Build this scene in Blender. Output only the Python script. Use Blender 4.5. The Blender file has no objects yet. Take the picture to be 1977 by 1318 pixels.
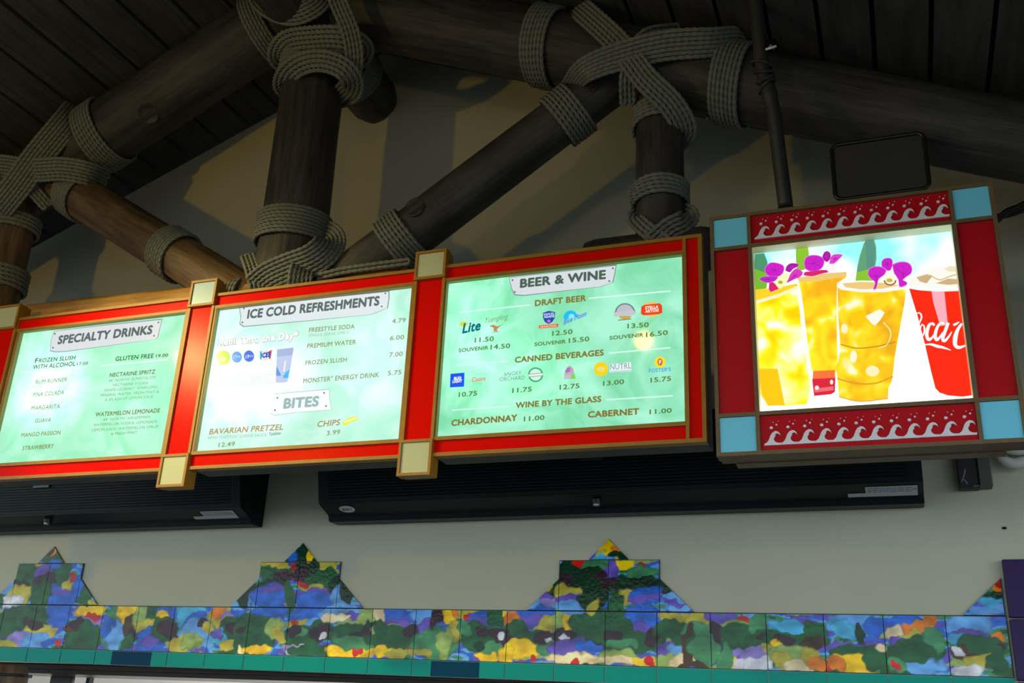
import bpy, bmesh, math, random
import numpy as np
from mathutils import Vector, Matrix, noise

# ------------------------------------------------------------------ camera
S = bpy.context.scene
COL = S.collection
CAM_M = np.array([[0.9367779880505949, 0.3470943721844812, 0.04441281236017747],
                  [-0.08745454122327886, 0.3551234905028395, -0.9307196192798911],
                  [-0.33881957488212705, 0.8679935502588372, 0.36302684802333035]])   # rows: image right, image down, forward
FPX = 1957.317
EYE = Vector((0.0, 0.0, 1.6))
cd = bpy.data.cameras.new('camera'); cam = bpy.data.objects.new('camera', cd); COL.objects.link(cam)
cd.sensor_width = 36.0; cd.lens = FPX / 1977.0 * 36.0; cd.clip_start = 0.02
r_, d_, f_ = [Vector(v) for v in CAM_M]
mw = Matrix.Identity(4)
for i in range(3):
    mw[i][0] = r_[i]; mw[i][1] = -d_[i]; mw[i][2] = -f_[i]; mw[i][3] = EYE[i]
cam.matrix_world = mw
S.camera = cam

# ------------------------------------------------------------------ view, world, lamps
S.view_settings.view_transform = 'Standard'; S.view_settings.look = 'None'
S.view_settings.exposure = 0.0; S.view_settings.gamma = 1.0; S.view_settings.use_curve_mapping = False
W = bpy.data.worlds.new('daylight'); S.world = W; W.use_nodes = True
W.node_tree.nodes['Background'].inputs[0].default_value = (0.80, 0.95, 1.0, 1)
W.node_tree.nodes['Background'].inputs[1].default_value = 3.5

def lamp(name, kind, loc, energy, color, radius=0.05, target=None, angle=60, blend=0.5):
    l = bpy.data.lights.new(name, kind); l.energy = energy; l.color = color
    if kind in ('POINT', 'SPOT'): l.shadow_soft_size = radius
    o = bpy.data.objects.new(name, l); COL.objects.link(o); o.location = loc
    if kind == 'SPOT': l.spot_size = math.radians(angle); l.spot_blend = blend
    if target is not None:
        o.rotation_euler = (Vector(target) - Vector(loc)).to_track_quat('-Z', 'Y').to_euler()
    return o
lamp('pendant_lamp', 'POINT', (-3.9, 1.0, 3.24), 50, (1, .62, .01), .05)
lamp('pendant_lamp', 'SPOT', (-4.68, 1.5, 4.06), 360, (1, .80, .30), .07, (-2.9, 3.57, 2.85), 48, .9)
lamp('pendant_lamp', 'POINT', (-1.35, 1.5, 3.9), 9, (1, .66, .08), .05)
lamp('kitchen_lamp', 'POINT', (-3.6, 6.0, 2.2), 120, (1, .93, .88), .3)

# ------------------------------------------------------------------ measuring helper: the point at depth Y seen in a photo pixel
def at(px, py, Y):
    v = CAM_M.T @ np.array([(px - 988.5) / FPX, (py - 659.0) / FPX, 1.0])
    t = Y / v[1]
    return Vector((v[0] * t, Y, 1.6 + v[2] * t))

# ------------------------------------------------------------------ materials
def lin(c): return tuple((x / 255 / 12.92) if x / 255 <= .04045 else ((x / 255 + .055) / 1.055) ** 2.4 for x in c)
MATS = {}
def mat(name, color, rough=.5, spec=.5, metal=0.0, noise_amt=0.0, noise_scale=8.0, bump=0.0, coat=0.0):
    if name in MATS: return MATS[name]
    m = bpy.data.materials.new(name); m.use_nodes = True; N = m.node_tree; b = N.nodes['Principled BSDF']
    b.inputs['Base Color'].default_value = (*color, 1); b.inputs['Roughness'].default_value = rough
    b.inputs['Specular IOR Level'].default_value = spec; b.inputs['Metallic'].default_value = metal
    b.inputs['Coat Weight'].default_value = coat; b.inputs['Coat Roughness'].default_value = .08
    if noise_amt or bump:
        tc = N.nodes.new('ShaderNodeTexCoord'); nz = N.nodes.new('ShaderNodeTexNoise')
        nz.inputs['Scale'].default_value = noise_scale; nz.inputs['Detail'].default_value = 6
        N.links.new(tc.outputs['Object'], nz.inputs['Vector'])
        if noise_amt:
            mx = N.nodes.new('ShaderNodeMix'); mx.data_type = 'RGBA'
            mx.inputs[6].default_value = (*[c * (1 - noise_amt) for c in color], 1)
            mx.inputs[7].default_value = (*[min(1, c * (1 + noise_amt)) for c in color], 1)
            N.links.new(nz.outputs['Fac'], mx.inputs[0]); N.links.new(mx.outputs[2], b.inputs['Base Color'])
        if bump:
            bp = N.nodes.new('ShaderNodeBump'); bp.inputs['Strength'].default_value = bump; bp.inputs['Distance'].default_value = .01
            N.links.new(nz.outputs['Fac'], bp.inputs['Height']); N.links.new(bp.outputs['Normal'], b.inputs['Normal'])
    MATS[name] = m; return m

def wood(name, dark, light, scale=(3, 26), rough=.6, bump=.5):
    """grain along the U of the log's UV map"""
    m = bpy.data.materials.new(name); m.use_nodes = True; N = m.node_tree; b = N.nodes['Principled BSDF']
    uv = N.nodes.new('ShaderNodeUVMap'); mp = N.nodes.new('ShaderNodeMapping')
    mp.inputs['Scale'].default_value = (scale[0], scale[1], 1)
    nz = N.nodes.new('ShaderNodeTexNoise'); nz.inputs['Scale'].default_value = 1.0; nz.inputs['Detail'].default_value = 8; nz.inputs['Roughness'].default_value = .65
    n2 = N.nodes.new('ShaderNodeTexNoise'); n2.inputs['Scale'].default_value = 2.5; n2.inputs['Detail'].default_value = 3
    N.links.new(uv.outputs[0], mp.inputs[0]); N.links.new(mp.outputs[0], nz.inputs['Vector']); N.links.new(uv.outputs[0], n2.inputs['Vector'])
    mm = N.nodes.new('ShaderNodeMath'); mm.operation = 'MULTIPLY'; N.links.new(nz.outputs['Fac'], mm.inputs[0])
    ma = N.nodes.new('ShaderNodeMath'); ma.operation = 'ADD'; ma.inputs[1].default_value = .5; N.links.new(n2.outputs['Fac'], ma.inputs[0])
    N.links.new(ma.outputs[0], mm.inputs[1])
    cr = N.nodes.new('ShaderNodeValToRGB'); cr.color_ramp.elements[0].position = .32; cr.color_ramp.elements[1].position = .72
    cr.color_ramp.elements[0].color = (*dark, 1); cr.color_ramp.elements[1].color = (*light, 1)
    N.links.new(mm.outputs[0], cr.inputs[0]); N.links.new(cr.outputs[0], b.inputs['Base Color'])
    bp = N.nodes.new('ShaderNodeBump'); bp.inputs['Strength'].default_value = bump; bp.inputs['Distance'].default_value = .012
    N.links.new(nz.outputs['Fac'], bp.inputs['Height']); N.links.new(bp.outputs[0], b.inputs['Normal'])
    b.inputs['Roughness'].default_value = rough
    MATS[name] = m; return m

def glow(name, color, strength=1.0, gloss=False):
    if name in MATS: return MATS[name]
    m = bpy.data.materials.new(name); m.use_nodes = True; N = m.node_tree; b = N.nodes['Principled BSDF']
    b.inputs['Base Color'].default_value = (0.02, 0.02, 0.02, 1)
    b.inputs['Emission Color'].default_value = (*color, 1); b.inputs['Emission Strength'].default_value = strength
    b.inputs['Roughness'].default_value = .12 if gloss else .6; b.inputs['Specular IOR Level'].default_value = .15
    MATS[name] = m; return m
def ink(rgb, strength=1.0): return glow('ink_%d_%d_%d' % tuple(rgb), lin(rgb), strength, True)

def backlit(name, base, pale, spots, gain):
    """printed acrylic with fluorescent tubes behind: spots = (x, z, radius, extra)"""
    m = bpy.data.materials.new(name); m.use_nodes = True; N = m.node_tree; b = N.nodes['Principled BSDF']
    b.inputs['Base Color'].default_value = (.03, .05, .04, 1); b.inputs['Roughness'].default_value = .06; b.inputs['Specular IOR Level'].default_value = .3
    g = N.nodes.new('ShaderNodeNewGeometry')
    nz = N.nodes.new('ShaderNodeTexNoise'); nz.inputs['Scale'].default_value = 4.5; nz.inputs['Detail'].default_value = 5; nz.inputs['Distortion'].default_value = 1.4
    N.links.new(g.outputs['Position'], nz.inputs['Vector'])
    cr = N.nodes.new('ShaderNodeValToRGB'); cr.color_ramp.elements[0].position = .36; cr.color_ramp.elements[1].position = .66
    cr.color_ramp.elements[0].color = (*base, 1); cr.color_ramp.elements[1].color = (*pale, 1)
    N.links.new(nz.outputs['Fac'], cr.inputs[0]); N.links.new(cr.outputs[0], b.inputs['Emission Color'])
    last = None
    for (x, z, rad, ex) in spots:
        d = N.nodes.new('ShaderNodeVectorMath'); d.operation = 'SUBTRACT'; d.inputs[1].default_value = (x, 3.6, z)
        N.links.new(g.outputs['Position'], d.inputs[0])
        s = N.nodes.new('ShaderNodeVectorMath'); s.operation = 'MULTIPLY'; s.inputs[1].default_value = (1 / rad[0], 0, 1 / rad[1])
        N.links.new(d.outputs[0], s.inputs[0])
        ln = N.nodes.new('ShaderNodeVectorMath'); ln.operation = 'LENGTH'; N.links.new(s.outputs[0], ln.inputs[0])
        mr = N.nodes.new('ShaderNodeMapRange'); mr.interpolation_type = 'SMOOTHSTEP'
        mr.inputs['From Min'].default_value = 0; mr.inputs['From Max'].default_value = 1
        mr.inputs['To Min'].default_value = ex; mr.inputs['To Max'].default_value = 0
        N.links.new(ln.outputs['Value'], mr.inputs['Value'])
        a = N.nodes.new('ShaderNodeMath'); a.operation = 'ADD'
        if last is None: a.inputs[1].default_value = gain
        else: N.links.new(last, a.inputs[1])
        N.links.new(mr.outputs[0], a.inputs[0]); last = a.outputs[0]
    if last is None: b.inputs['Emission Strength'].default_value = gain
    else: N.links.new(last, b.inputs['Emission Strength'])
    MATS[name] = m; return m

WOOD = wood('dark_log_wood', (.011, .0105, .0105), (.062, .056, .054))
WOODB = wood('brown_log_wood', (.04, .024, .013), (.19, .115, .06))
PLANK = wood('ceiling_plank_wood', (.013, .0135, .014), (.048, .049, .053), (2, 30), .75, .4)
WOODC = wood('golden_plank_wood', (.26, .12, .025), (.72, .40, .11))
ROPE = mat('rope_fibre', (.158, .168, .150), .85, .2, noise_amt=.25, noise_scale=30)
GOLD = mat('gold_painted_wood', (.36, .165, .014), .45, .4, noise_amt=.25, noise_scale=25)
BROWN = mat('brown_painted_wood', (.17, .105, .045), .5, .4, noise_amt=.25, noise_scale=25)
RED = mat('red_painted_panel', (.80, .006, .002), .24, .045)
DRED = mat('dark_red_panel', (.54, .006, .014), .4, .15, bump=.04, noise_scale=60)
CREAM = mat('cream_tile', (.55, .58, .36), .3)
SHADET = mat('shaded_cream_tile', (.30, .48, .66), .3)  # cream tile tinted blue, shade from the warm lamp put into its colour
BLUET = mat('light_blue_tile', (.20, .72, .98), .3, .3)
REVEAL_LIGHT = mat('cream_reveal_light', (.90, .84, .52), .5)  # cream stands in for the poster light falling on its reveal
CAB = mat('dark_cabinet', (.055, .055, .042), .6)
BLACK = mat('black_metal', (.002, .006, .009), .4, .2)
DKIN = mat('void_black', (.003, .003, .003), .9)
WALLM = mat('painted_plaster', (.475, .465, .37), .8, .2, noise_amt=.06, noise_scale=3, bump=.05)
WHITEP = mat('white_relief', (.84, .82, .90), .5)
LABEL = mat('pale_label', (.45, .47, .52), .5)
PURPLE = mat('purple_tile', (.030, .012, .080), .35, .15)
STEEL = mat('dull_steel', (.07, .065, .06), .3, metal=.5)

# ------------------------------------------------------------------ object helpers
WL = {}
def make(name, bm, m, parent=None, label=None, cat=None, group=None, kind=None, smooth=False):
    """link ONE mesh object; vertices are given in world metres, the origin goes to the middle of its base"""
    vs = [v.co for v in bm.verts]
    lo = Vector([min(v[i] for v in vs) for i in range(3)]); hi = Vector([max(v[i] for v in vs) for i in range(3)])
    c = Vector(((lo.x + hi.x) / 2, (lo.y + hi.y) / 2, lo.z))
    bmesh.ops.translate(bm, verts=bm.verts, vec=-c)
    me = bpy.data.meshes.new(name)
    bm.to_mesh(me); bm.free()
    if smooth:
        for p in me.polygons: p.use_smooth = True
    o = bpy.data.objects.new(name, me); COL.objects.link(o)
    for mm in (m if isinstance(m, (list, tuple)) else [m]): me.materials.append(mm)
    WL[o.name] = c
    if parent is not None:
        o.parent = parent; o.location = c - WL[parent.name]
    else: o.location = c
    tag(o, label, cat, group, kind); return o
def tag(o, label=None, cat=None, group=None, kind=None):
    if label: o['label'] = label
    if cat: o['category'] = cat
    if group: o['group'] = group
    if kind: o['kind'] = kind
def thing(name, loc, label, cat, group=None):
    o = bpy.data.objects.new(name, None); COL.objects.link(o); o.location = loc; o.empty_display_size = .1
    WL[o.name] = Vector(loc); tag(o, label, cat, group); return o
def BM(): return bmesh.new()
def box(bm, x0, x1, y0, y1, z0, z1, mi=0, bev=0.0):
    r = bmesh.ops.create_cube(bm, size=1.0); vs = r['verts']
    for v in vs: v.co = Vector(((x0 + x1) / 2 + v.co.x * (x1 - x0), (y0 + y1) / 2 + v.co.y * (y1 - y0), (z0 + z1) / 2 + v.co.z * (z1 - z0)))
    fs = set(f for v in vs for f in v.link_faces)
    for f in fs: f.material_index = mi
    if bev:
        es = set(e for v in vs for e in v.link_edges)
        bmesh.ops.bevel(bm, geom=list(es), offset=bev, segments=2, affect='EDGES', profile=.5)
JIT = random.Random(11)
def rail(bm, x0, x1, y0, y1, z0, z1):
    """a frame rail; no two rails of a frame share a surface exactly"""
    q = lambda: JIT.uniform(.0002, .0010)
    box(bm, x0 + q(), x1 - q(), y0 - q(), y1 - q(), z0 + q(), z1 - q())
def prism(bm, pts, y0, y1, mi=0):
    """extrude an (x, z) outline from depth y0 (front) to y1"""
    a = [bm.verts.new((p[0], y0, p[1])) for p in pts]; b = [bm.verts.new((p[0], y1, p[1])) for p in pts]
    n = len(pts); fs = [bm.faces.new(a), bm.faces.new(b[::-1])]
    for i in range(n): fs.append(bm.faces.new((a[i], b[i], b[(i + 1) % n], a[(i + 1) % n])))
    for f in fs: f.material_index = mi
    return fs
def prism_x(bm, pts, x0, x1, mi=0):
    """extrude a (y, z) profile along x"""
    a = [bm.verts.new((x0, p[0], p[1])) for p in pts]; b = [bm.verts.new((x1, p[0], p[1])) for p in pts]
    n = len(pts); fs = [bm.faces.new(a), bm.faces.new(b[::-1])]
    for i in range(n): fs.append(bm.faces.new((a[i], b[i], b[(i + 1) % n], a[(i + 1) % n])))
    for f in fs: f.material_index = mi
def fixn(bm): bmesh.ops.recalc_face_normals(bm, faces=bm.faces)

def log_bm(p0, p1, r0, r1, seed=0, sides=30, facet=.035, bulge=.02, step=.05):
    """hewn log: facets around, slow waviness along, UV in metres along / around"""
    p0 = Vector(p0); p1 = Vector(p1); ax = p1 - p0; L = ax.length; ax.normalize()
    u = ax.cross(Vector((0, 1, 0)))
    if u.length < .1: u = ax.cross(Vector((1, 0, 0)))
    u.normalize(); w = ax.cross(u)
    bm = BM(); uvl = bm.loops.layers.uv.new('UVMap'); rings = []; n = max(2, int(L / step)); UV = {}
    for i in range(n + 1):
        t = i / n; r = r0 + (r1 - r0) * t; c = p0 + ax * (L * t); ring = []
        end = min(t, 1 - t) * L
        er = 1 - .12 * max(0, 1 - end / .03) ** 2
        for j in range(sides):
            a = 2 * math.pi * j / sides
            q = Vector((math.cos(a) * 1.6, math.sin(a) * 1.6, t * L * .8 + seed * 7.3))
            q2 = Vector((math.cos(a) * 3.0, math.sin(a) * 3.0, t * L * 2.2 + seed * 3.1))
            rr = r * er * (1 + facet * noise.noise(q) * 2 + bulge * noise.noise(q2) * 2)
            v = bm.verts.new(c + (u * math.cos(a) + w * math.sin(a)) * rr); ring.append(v)
        rings.append(ring)
    for i in range(n):
        for j in range(sides):
            k = (j + 1) % sides
            f = bm.faces.new((rings[i][j], rings[i][k], rings[i + 1][k], rings[i + 1][j])); f.smooth = True
            for lp, (a, b) in zip(f.loops, ((i, j), (i, j + 1), (i + 1, j + 1), (i + 1, j))):
                lp[uvl].uv = (a / n * L + seed * 3.7, b / sides * 2 * math.pi * r0 + seed)
    for ring in (rings[0][::-1], rings[-1]):
        f = bm.faces.new(ring)
        for lp in f.loops: lp[uvl].uv = (lp.vert.co.x * 3, lp.vert.co.z)
    fixn(bm)
    return bm
def log(name, p0, p1, r0, r1, m, label, cat, seed, group=None, knots=(), parent=None):
    o = make(name, log_bm(p0, p1, r0, r1, seed), m, parent, label, cat, group)
    for (px, py, kr) in knots:                       # a healed branch scar: a low ring and boss on the log's face
        p0v = Vector(p0); ax = (Vector(p1) - p0v); L = ax.length; ax.normalize()
        a = at(px, py, p0v.y)
        t = max(0, min(1, (a - p0v).dot(ax) / L)); rr = r0 + (r1 - r0) * t
        foot = p0v + ax * (t * L)
        ray = (a - EYE).normalized(); off = a - ray * math.sqrt(max(.0001, rr ** 2 - 0.0)) * .95
        nrm = (off - foot); nrm = (nrm - ax * nrm.dot(ax)).normalized()
        c = foot + nrm * rr * 1.0 + ax * (off - foot).dot(ax)
        e1 = ax; e2 = nrm.cross(ax); bm = BM(); nn = 20; rows = []
        for (k, h) in ((1.10, -.006), (1.02, .003), (.95, .004), (.90, -.001), (.4, .001)):
            rows.append([bm.verts.new(c + (e1 * math.cos(2 * math.pi * j / nn) + e2 * math.sin(2 * math.pi * j / nn)) * kr * k + nrm * h) for j in range(nn)])
        for a_, b_ in zip(rows, rows[1:]):
            for j in range(nn): bm.faces.new((a_[j], a_[(j + 1) % nn], b_[(j + 1) % nn], b_[j]))
        bm.faces.new(rows[-1]); uvl = bm.loops.layers.uv.new('UVMap')
        for f in bm.faces:
            for lp in f.loops: lp[uvl].uv = (lp.vert.co.x, lp.vert.co.z)
        fixn(bm); make('knot', bm, m, o, smooth=True)
    return o

# ------------------------------------------------------------------ rope
def rope(bm, pts, r=.012, closed=False, sides=12, phase=0.0, pitch=.031, step=.0054):
    """three-strand twisted rope along a polyline"""
    P = [Vector(p) for p in pts]
    if closed: P = P + [P[0]]
    # resample
    seg = [(P[i + 1] - P[i]).length for i in range(len(P) - 1)]; tot = sum(seg); n = max(4, int(tot / step))
    out = []; i = 0; acc = 0
    for k in range(n + (0 if closed else 1)):
        s = tot * k / n
        while i < len(seg) - 1 and acc + seg[i] < s: acc += seg[i]; i += 1
        out.append(P[i].lerp(P[i + 1], min(1, (s - acc) / max(seg[i], 1e-9))))
    m = len(out); rings = []; ref = None
    for k in range(m):
        a = out[(k - 1) % m] if (closed or k > 0) else out[k]; b = out[(k + 1) % m] if (closed or k < m - 1) else out[k]
        t = (b - a).normalized()
        if ref is None:
            ref = t.cross(Vector((0, 1, 0)));
            if ref.length < .2: ref = t.cross(Vector((1, 0, 0)))
        ref = (ref - t * ref.dot(t)).normalized(); w = t.cross(ref)
        tw = 2 * math.pi * (tot * k / n) / (pitch * 1.0) / 3 + phase
        ring = []
        for j in range(sides):
            th = 2 * math.pi * j / sides
            rr = r * (.86 + .20 * math.cos(3 * (th - tw)))
            ring.append(bm.verts.new(out[k] + (ref * math.cos(th) + w * math.sin(th)) * rr))
        rings.append(ring)
    for k in range(m if closed else m - 1):
        A = rings[k]; Bq = rings[(k + 1) % m]
        for j in range(sides):
            f = bm.faces.new((A[j], A[(j + 1) % sides], Bq[(j + 1) % sides], Bq[j])); f.smooth = True
    if not closed:
        bm.faces.new(rings[0][::-1]); bm.faces.new(rings[-1])
def spline(pts, per=10):
    P = [Vector(p) for p in pts]; P = [P[0] * 2 - P[1]] + P + [P[-1] * 2 - P[-2]]; out = []
    for i in range(1, len(P) - 2):
        for k in range(per):
            t = k / per; a, b, c, d = P[i - 1], P[i], P[i + 1], P[i + 2]
            out.append(.5 * ((2 * b) + (c - a) * t + (2 * a - 5 * b + 4 * c - d) * t * t + (3 * b - a - 3 * c + d) * t ** 3))
    out.append(P[-2]); return out
LOGS = {}
def ring_coil(logname, px, py, n, r=.012, tilt=(0, 0), bm=None, grow=.0, Y=None):
    """n turns of rope side by side around a log, at the place seen in pixel px, py"""
    n = round(n * .0122 / r) if r == R1 else n
    p0, p1, r0, r1 = LOGS[logname]; ax = (p1 - p0); L = ax.length; ax = ax.normalized()
    # closest point on the log axis to the sight line
    d = (at(px, py, 3.8) - EYE).normalized(); w0 = EYE - p0; b = d.dot(ax); den = 1 - b * b
    t = (ax.dot(w0) - b * d.dot(w0)) / den
    rr = r0 + (r1 - r0) * t / L
    own = bm is None
    if own: bm = BM()
    al = abs(ax.y) > .9; u = ax.cross(Vector((1, 0, 0) if al else (0, 1, 0))).normalized(); w = ax.cross(u); a0 = math.pi if al else 5.5
    if Y is not None: t = (Y - p0.y) / ax.y
    pts = []; N_ = 40 * n                                        # one continuous helix of n turns
    for i in range(N_ + 1):
        k = i / 40 - n / 2; a = 2 * math.pi * (i % 40) / 40 + a0
        R = rr * 1.045 + r * .8 + grow + .0025 * noise.noise(Vector((i * .07, t, px)))
        pts.append(p0 + ax * (t + k * r * 1.9 + R * (tilt[0] * math.cos(a) + tilt[1] * math.sin(a))) + (u * math.cos(a) + w * math.sin(a)) * R)
    rope(bm, pts, r, False, phase=random.random() * 2)
    return bm
def band(pix, n, r=.012, spread=1.86, bm=None, pinch=None):
    """n strands laid side by side along a path of (px, py, depth)"""
    own = bm is None
    if own: bm = BM()
    n = round(n * .0122 / r) if r == R1 else n
    C = spline([at(*p) for p in pix], 12); m = len(C)
    pts = []                                                     # one rope led back and forth
    for k in range(n):
        o = (k - (n - 1) / 2) * r * spread; row = []
        for i in range(m):
            t = (C[min(m - 1, i + 1)] - C[max(0, i - 1)]).normalized()
            ray = (C[i] - EYE).normalized(); s = t.cross(ray); s.normalize(); q = 1.0
            if pinch: q = 1 - pinch * (1 - math.sin(math.pi * i / (m - 1)))
            row.append(C[i] + s * o * q)
        pts += row if k % 2 == 0 else row[::-1]
    rope(bm, pts, r, False, phase=random.random() * 2)
    return bm
def lashing(label, coils, group='rope lashings of the log truss'):
    bms = coils
    allv = [v.co for b in bms for v in b.verts]
    c = sum(allv, Vector()) / len(allv)
    c.z = min(v.z for v in allv)
    if len(bms) == 1: return make('rope_lashing', bms[0], ROPE, None, label, 'rope', group)
    t = thing('rope_lashing', c, label, 'rope', group)
    for b in bms: make('coil', b, ROPE, t)
    return t
random.seed(5)

# ================================================================== SETTING
RX, RZ, ML, MR = -2.70, 5.47, .402, .43
def roofz(x): return RZ + (ML if x < RX else -MR) * (x - RX)
bm = BM()                                                       # gable wall above the serving hatch
prism(bm, [(-7.5, 1.86), (2.6, 1.86), (2.6, roofz(2.6)), (RX, RZ), (-7.5, roofz(-7.5))], 4.5, 4.62)
make('wall_back', bm, WALLM, kind='structure')
bm = BM()                                                       # plank ceiling: two slopes of boards laid towards the wall
uvl = bm.loops.layers.uv.new('UVMap')
def plank(xa, xb, k):
    y0, y1 = -7.5, 4.62; th = .03; g = .0095  # boards run forward out of view, lengthened to cut the sky light
    xa += g; xb -= g
    q = [(xa, roofz(xa)), (xb, roofz(xb)), (xb, roofz(xb) + th), (xa, roofz(xa) + th)]
    j = random.uniform(0, .004)
    fs = prism(bm, [(a, b + j) for a, b in q], y0, y1)
    for f in fs:
        for lp in f.loops: lp[uvl].uv = (lp.vert.co.y + k * 1.7, lp.vert.co.x + k * .37 + lp.vert.co.z)
x = -2.978; k = 0
plank(x, RX, 99)
while x > -7.4: plank(x - .206, x, k); x -= .206; k += 1
x = -.1185 - .2055 * 12; plank(RX, x, 98)
while x < 2.5: plank(x, x + .2055, k); x += .2055; k += 1
for s, m_ in ((-1, ML), (1, -MR)):                              # the dark deck above the boards
    xe = -7.6 if s < 0 else 2.7
    fs = prism(bm, [(RX, RZ + .05), (xe, RZ + .05 + m_ * (xe - RX)), (xe, RZ + .12 + m_ * (xe - RX)), (RX, RZ + .12)], -7.5, 4.62, 1)
make('ceiling', bm, [PLANK, DKIN], kind='structure')
bm = BM(); prism(bm, [(-7.5, 3.75), (2.6, 3.75), (RX + (RZ - 3.75) / MR, 3.75), (RX, RZ), (RX - (RZ - 3.75) / ML, 3.75)][3:] + [(RX + (RZ - 3.75) / MR, 3.75)], -7.6, -7.5); make('front_sky_block', bm, WALLM, kind='structure')   # unseen gable added to keep sky light off the upper wall
bm = BM(); box(bm, -60, 60, -60, 9, -.1, 0); make('floor', bm, mat('concrete_floor', (.05, .05, .048), .7, noise_amt=.1), kind='structure')
bm = BM()                                                       # underside of the hatch head: shutter track
prism_x(bm, [(4.5, 1.858), (4.545, 1.858), (4.56, 1.838), (4.60, 1.832), (4.61, 1.812), (4.96, 1.812), (4.96, 1.858)], -7.4, 2.5)
fixn(bm); make('trim_1', bm, STEEL, kind='structure')
bm = BM(); box(bm, -8, 3, 7.4, 7.5, 0, 2.9); make('wall_rear', bm, mat('white_kitchen_wall', (.8, .77, .74), .6), kind='structure')
bm = BM(); box(bm, -8, 3, 4.95, 7.5, 2.9, 3.0); make('ceiling', bm, mat('kitchen_ceiling', (.7, .7, .7), .7), kind='structure')
bm = BM(); box(bm, -8.1, -8, 4.6, 7.5, 0, 2.9); make('wall_left', bm, MATS['white_kitchen_wall'], kind='structure')

# ================================================================== LOG TRUSS
T = 3.82
def deflog(n, p0, p1, r0, r1): LOGS[n] = (Vector(p0), Vector(p1), r0, r1)
a, b = at(262, 221, T), at(496, 69, T); d = (b - a) / (b.x - a.x)
deflog('rafter_left', a + d * (-6.6 - a.x), a + d * (-2.80 - a.x), .165, .19)
a, b = at(1290, 137, T), at(1901, 257, T); d = (b - a) / (b.x - a.x)
deflog('rafter_right', a + d * (-2.60 - a.x), a + d * (2.3 - a.x), .19, .135)
deflog('ridge', (-2.695, .6, 5.10), (-2.695, 4.495, 5.10), .16, .15)
kx = at(567, 440, T).x
deflog('king', (kx, T, 3.45), (kx, T, 5.00), .168, .158)
rx = -.834
deflog('post_right', (rx, T, 3.42), (rx, T, 4.45), .108, .105)
deflog('post_left', (-4.60, T, 3.42), (-4.60, T, 4.55), .13, .125)
a, b = at(273, 452, T), at(400, 530, T); d = (b - a) / (b.x - a.x)
deflog('strut_left', a + d * (-4.50 - a.x), a + d * (-2.78 - a.x), .118, .118)
a, b = at(1150, 182, T), at(900, 370, T); d = (b - a) / (b.x - a.x)
deflog('strut_right', a + d * (-2.62 - a.x), a + d * (-.90 - a.x), .122, .115)
c1, c2 = at(190, 558, T - .1), at(780, 498, T - .1); e1, e2 = at(1180, 459, T - .1), at(1360, 436, T - .1)
deflog('chord', (-4.31, T - .02, c1.z - .105), (-2.02, T - .02, c2.z - .105), .10, .10)
deflog('bolster', (-1.15, T - .02, e1.z - .065), (-.60, T - .02, e2.z - .065), .10, .095)

def L(n): p0, p1, r0, r1 = LOGS[n]; return p0, p1, r0, r1
G = 'logs of the roof truss'
log('rafter_log', *L('rafter_left'), WOOD, 'thick dark rafter log climbing from left edge to the apex', 'log', 1, G, [(284, 224, .055)])
log('rafter_log', *L('rafter_right'), WOOD, 'thick dark rafter log sloping from the apex down to right edge', 'log', 2, G)
log('ridge_log', *L('ridge'), WOOD, 'dark ridge log under the peak, its cut end at the gable wall', 'log', 3, G)
log('king_post', *L('king'), WOOD, 'widest upright log, centre post standing under the ridge', 'log', 4, G)
log('truss_post', *L('post_right'), WOOD, 'slim upright log behind right end of the beer and wine board', 'log', 5, G)
log('truss_post', *L('post_left'), WOODB, 'upright log at left edge above the specialty drinks board', 'log', 6, G)
log('strut_log', *L('strut_left'), WOODB, 'warm brown slanting strut log above specialty drinks board', 'log', 7, G)
log('strut_log', *L('strut_right'), WOOD, 'dark slanting strut log above ice cold refreshments and beer boards', 'log', 8, G, [(806, 406, .05), (1143, 165, .04)])
log('bottom_chord_log', *L('chord'), WOODC, 'horizontal log lying just behind the tops of the left two menu boards', 'log', 9, G)
log('bolster_log', *L('bolster'), WOOD, 'short horizontal log under the foot of the slim right post', 'log', 10, G)

# ------------------------------------------------------------------ lashings
R1 = .0102
F = 3.615     # in front of the rafters
lashing('greenish rope lashing knotted over the truss apex', [
    ring_coil('rafter_left', 522, 62, 5, R1, (0.1, 0)),
    band([(486, -60, 3.62), (500, -12, 3.53), (522, 12, 3.50), (560, 24, 3.49), (598, 12, 3.50), (622, -12, 3.53), (640, -60, 3.6)], 6, R1),
    ring_coil('ridge', 728, 150, 7, R1, Y=4.16),
    band([(575, 112, 3.98), (542, 112, 3.76), (556, 84, 3.62), (605, 76, 3.585), (655, 76, 3.59), (690, 88, 3.66), (694, 104, 3.8), (660, 125, 3.98)], 6, .0125),
    ring_coil('king', 608, 133, 7, .0125, (.10, .06), grow=.006),
    band([(580, 175, 3.98), (549, 168, 3.78), (556, 142, 3.64), (585, 122, 3.60), (622, 117, 3.59), (660, 130, 3.61), (680, 156, 3.69), (676, 180, 3.82), (645, 190, 3.98)], 5, .0125),
    band([(636, -50, 3.45), (654, 5, 3.49), (676, 60, 3.56), (684, 110, 3.62), (676, 155, 3.72), (655, 182, 3.84), (630, 190, 3.98)], 4, R1),
    ring_coil('rafter_right', 700, 15, 6, R1, (-.1, 0))])
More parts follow.
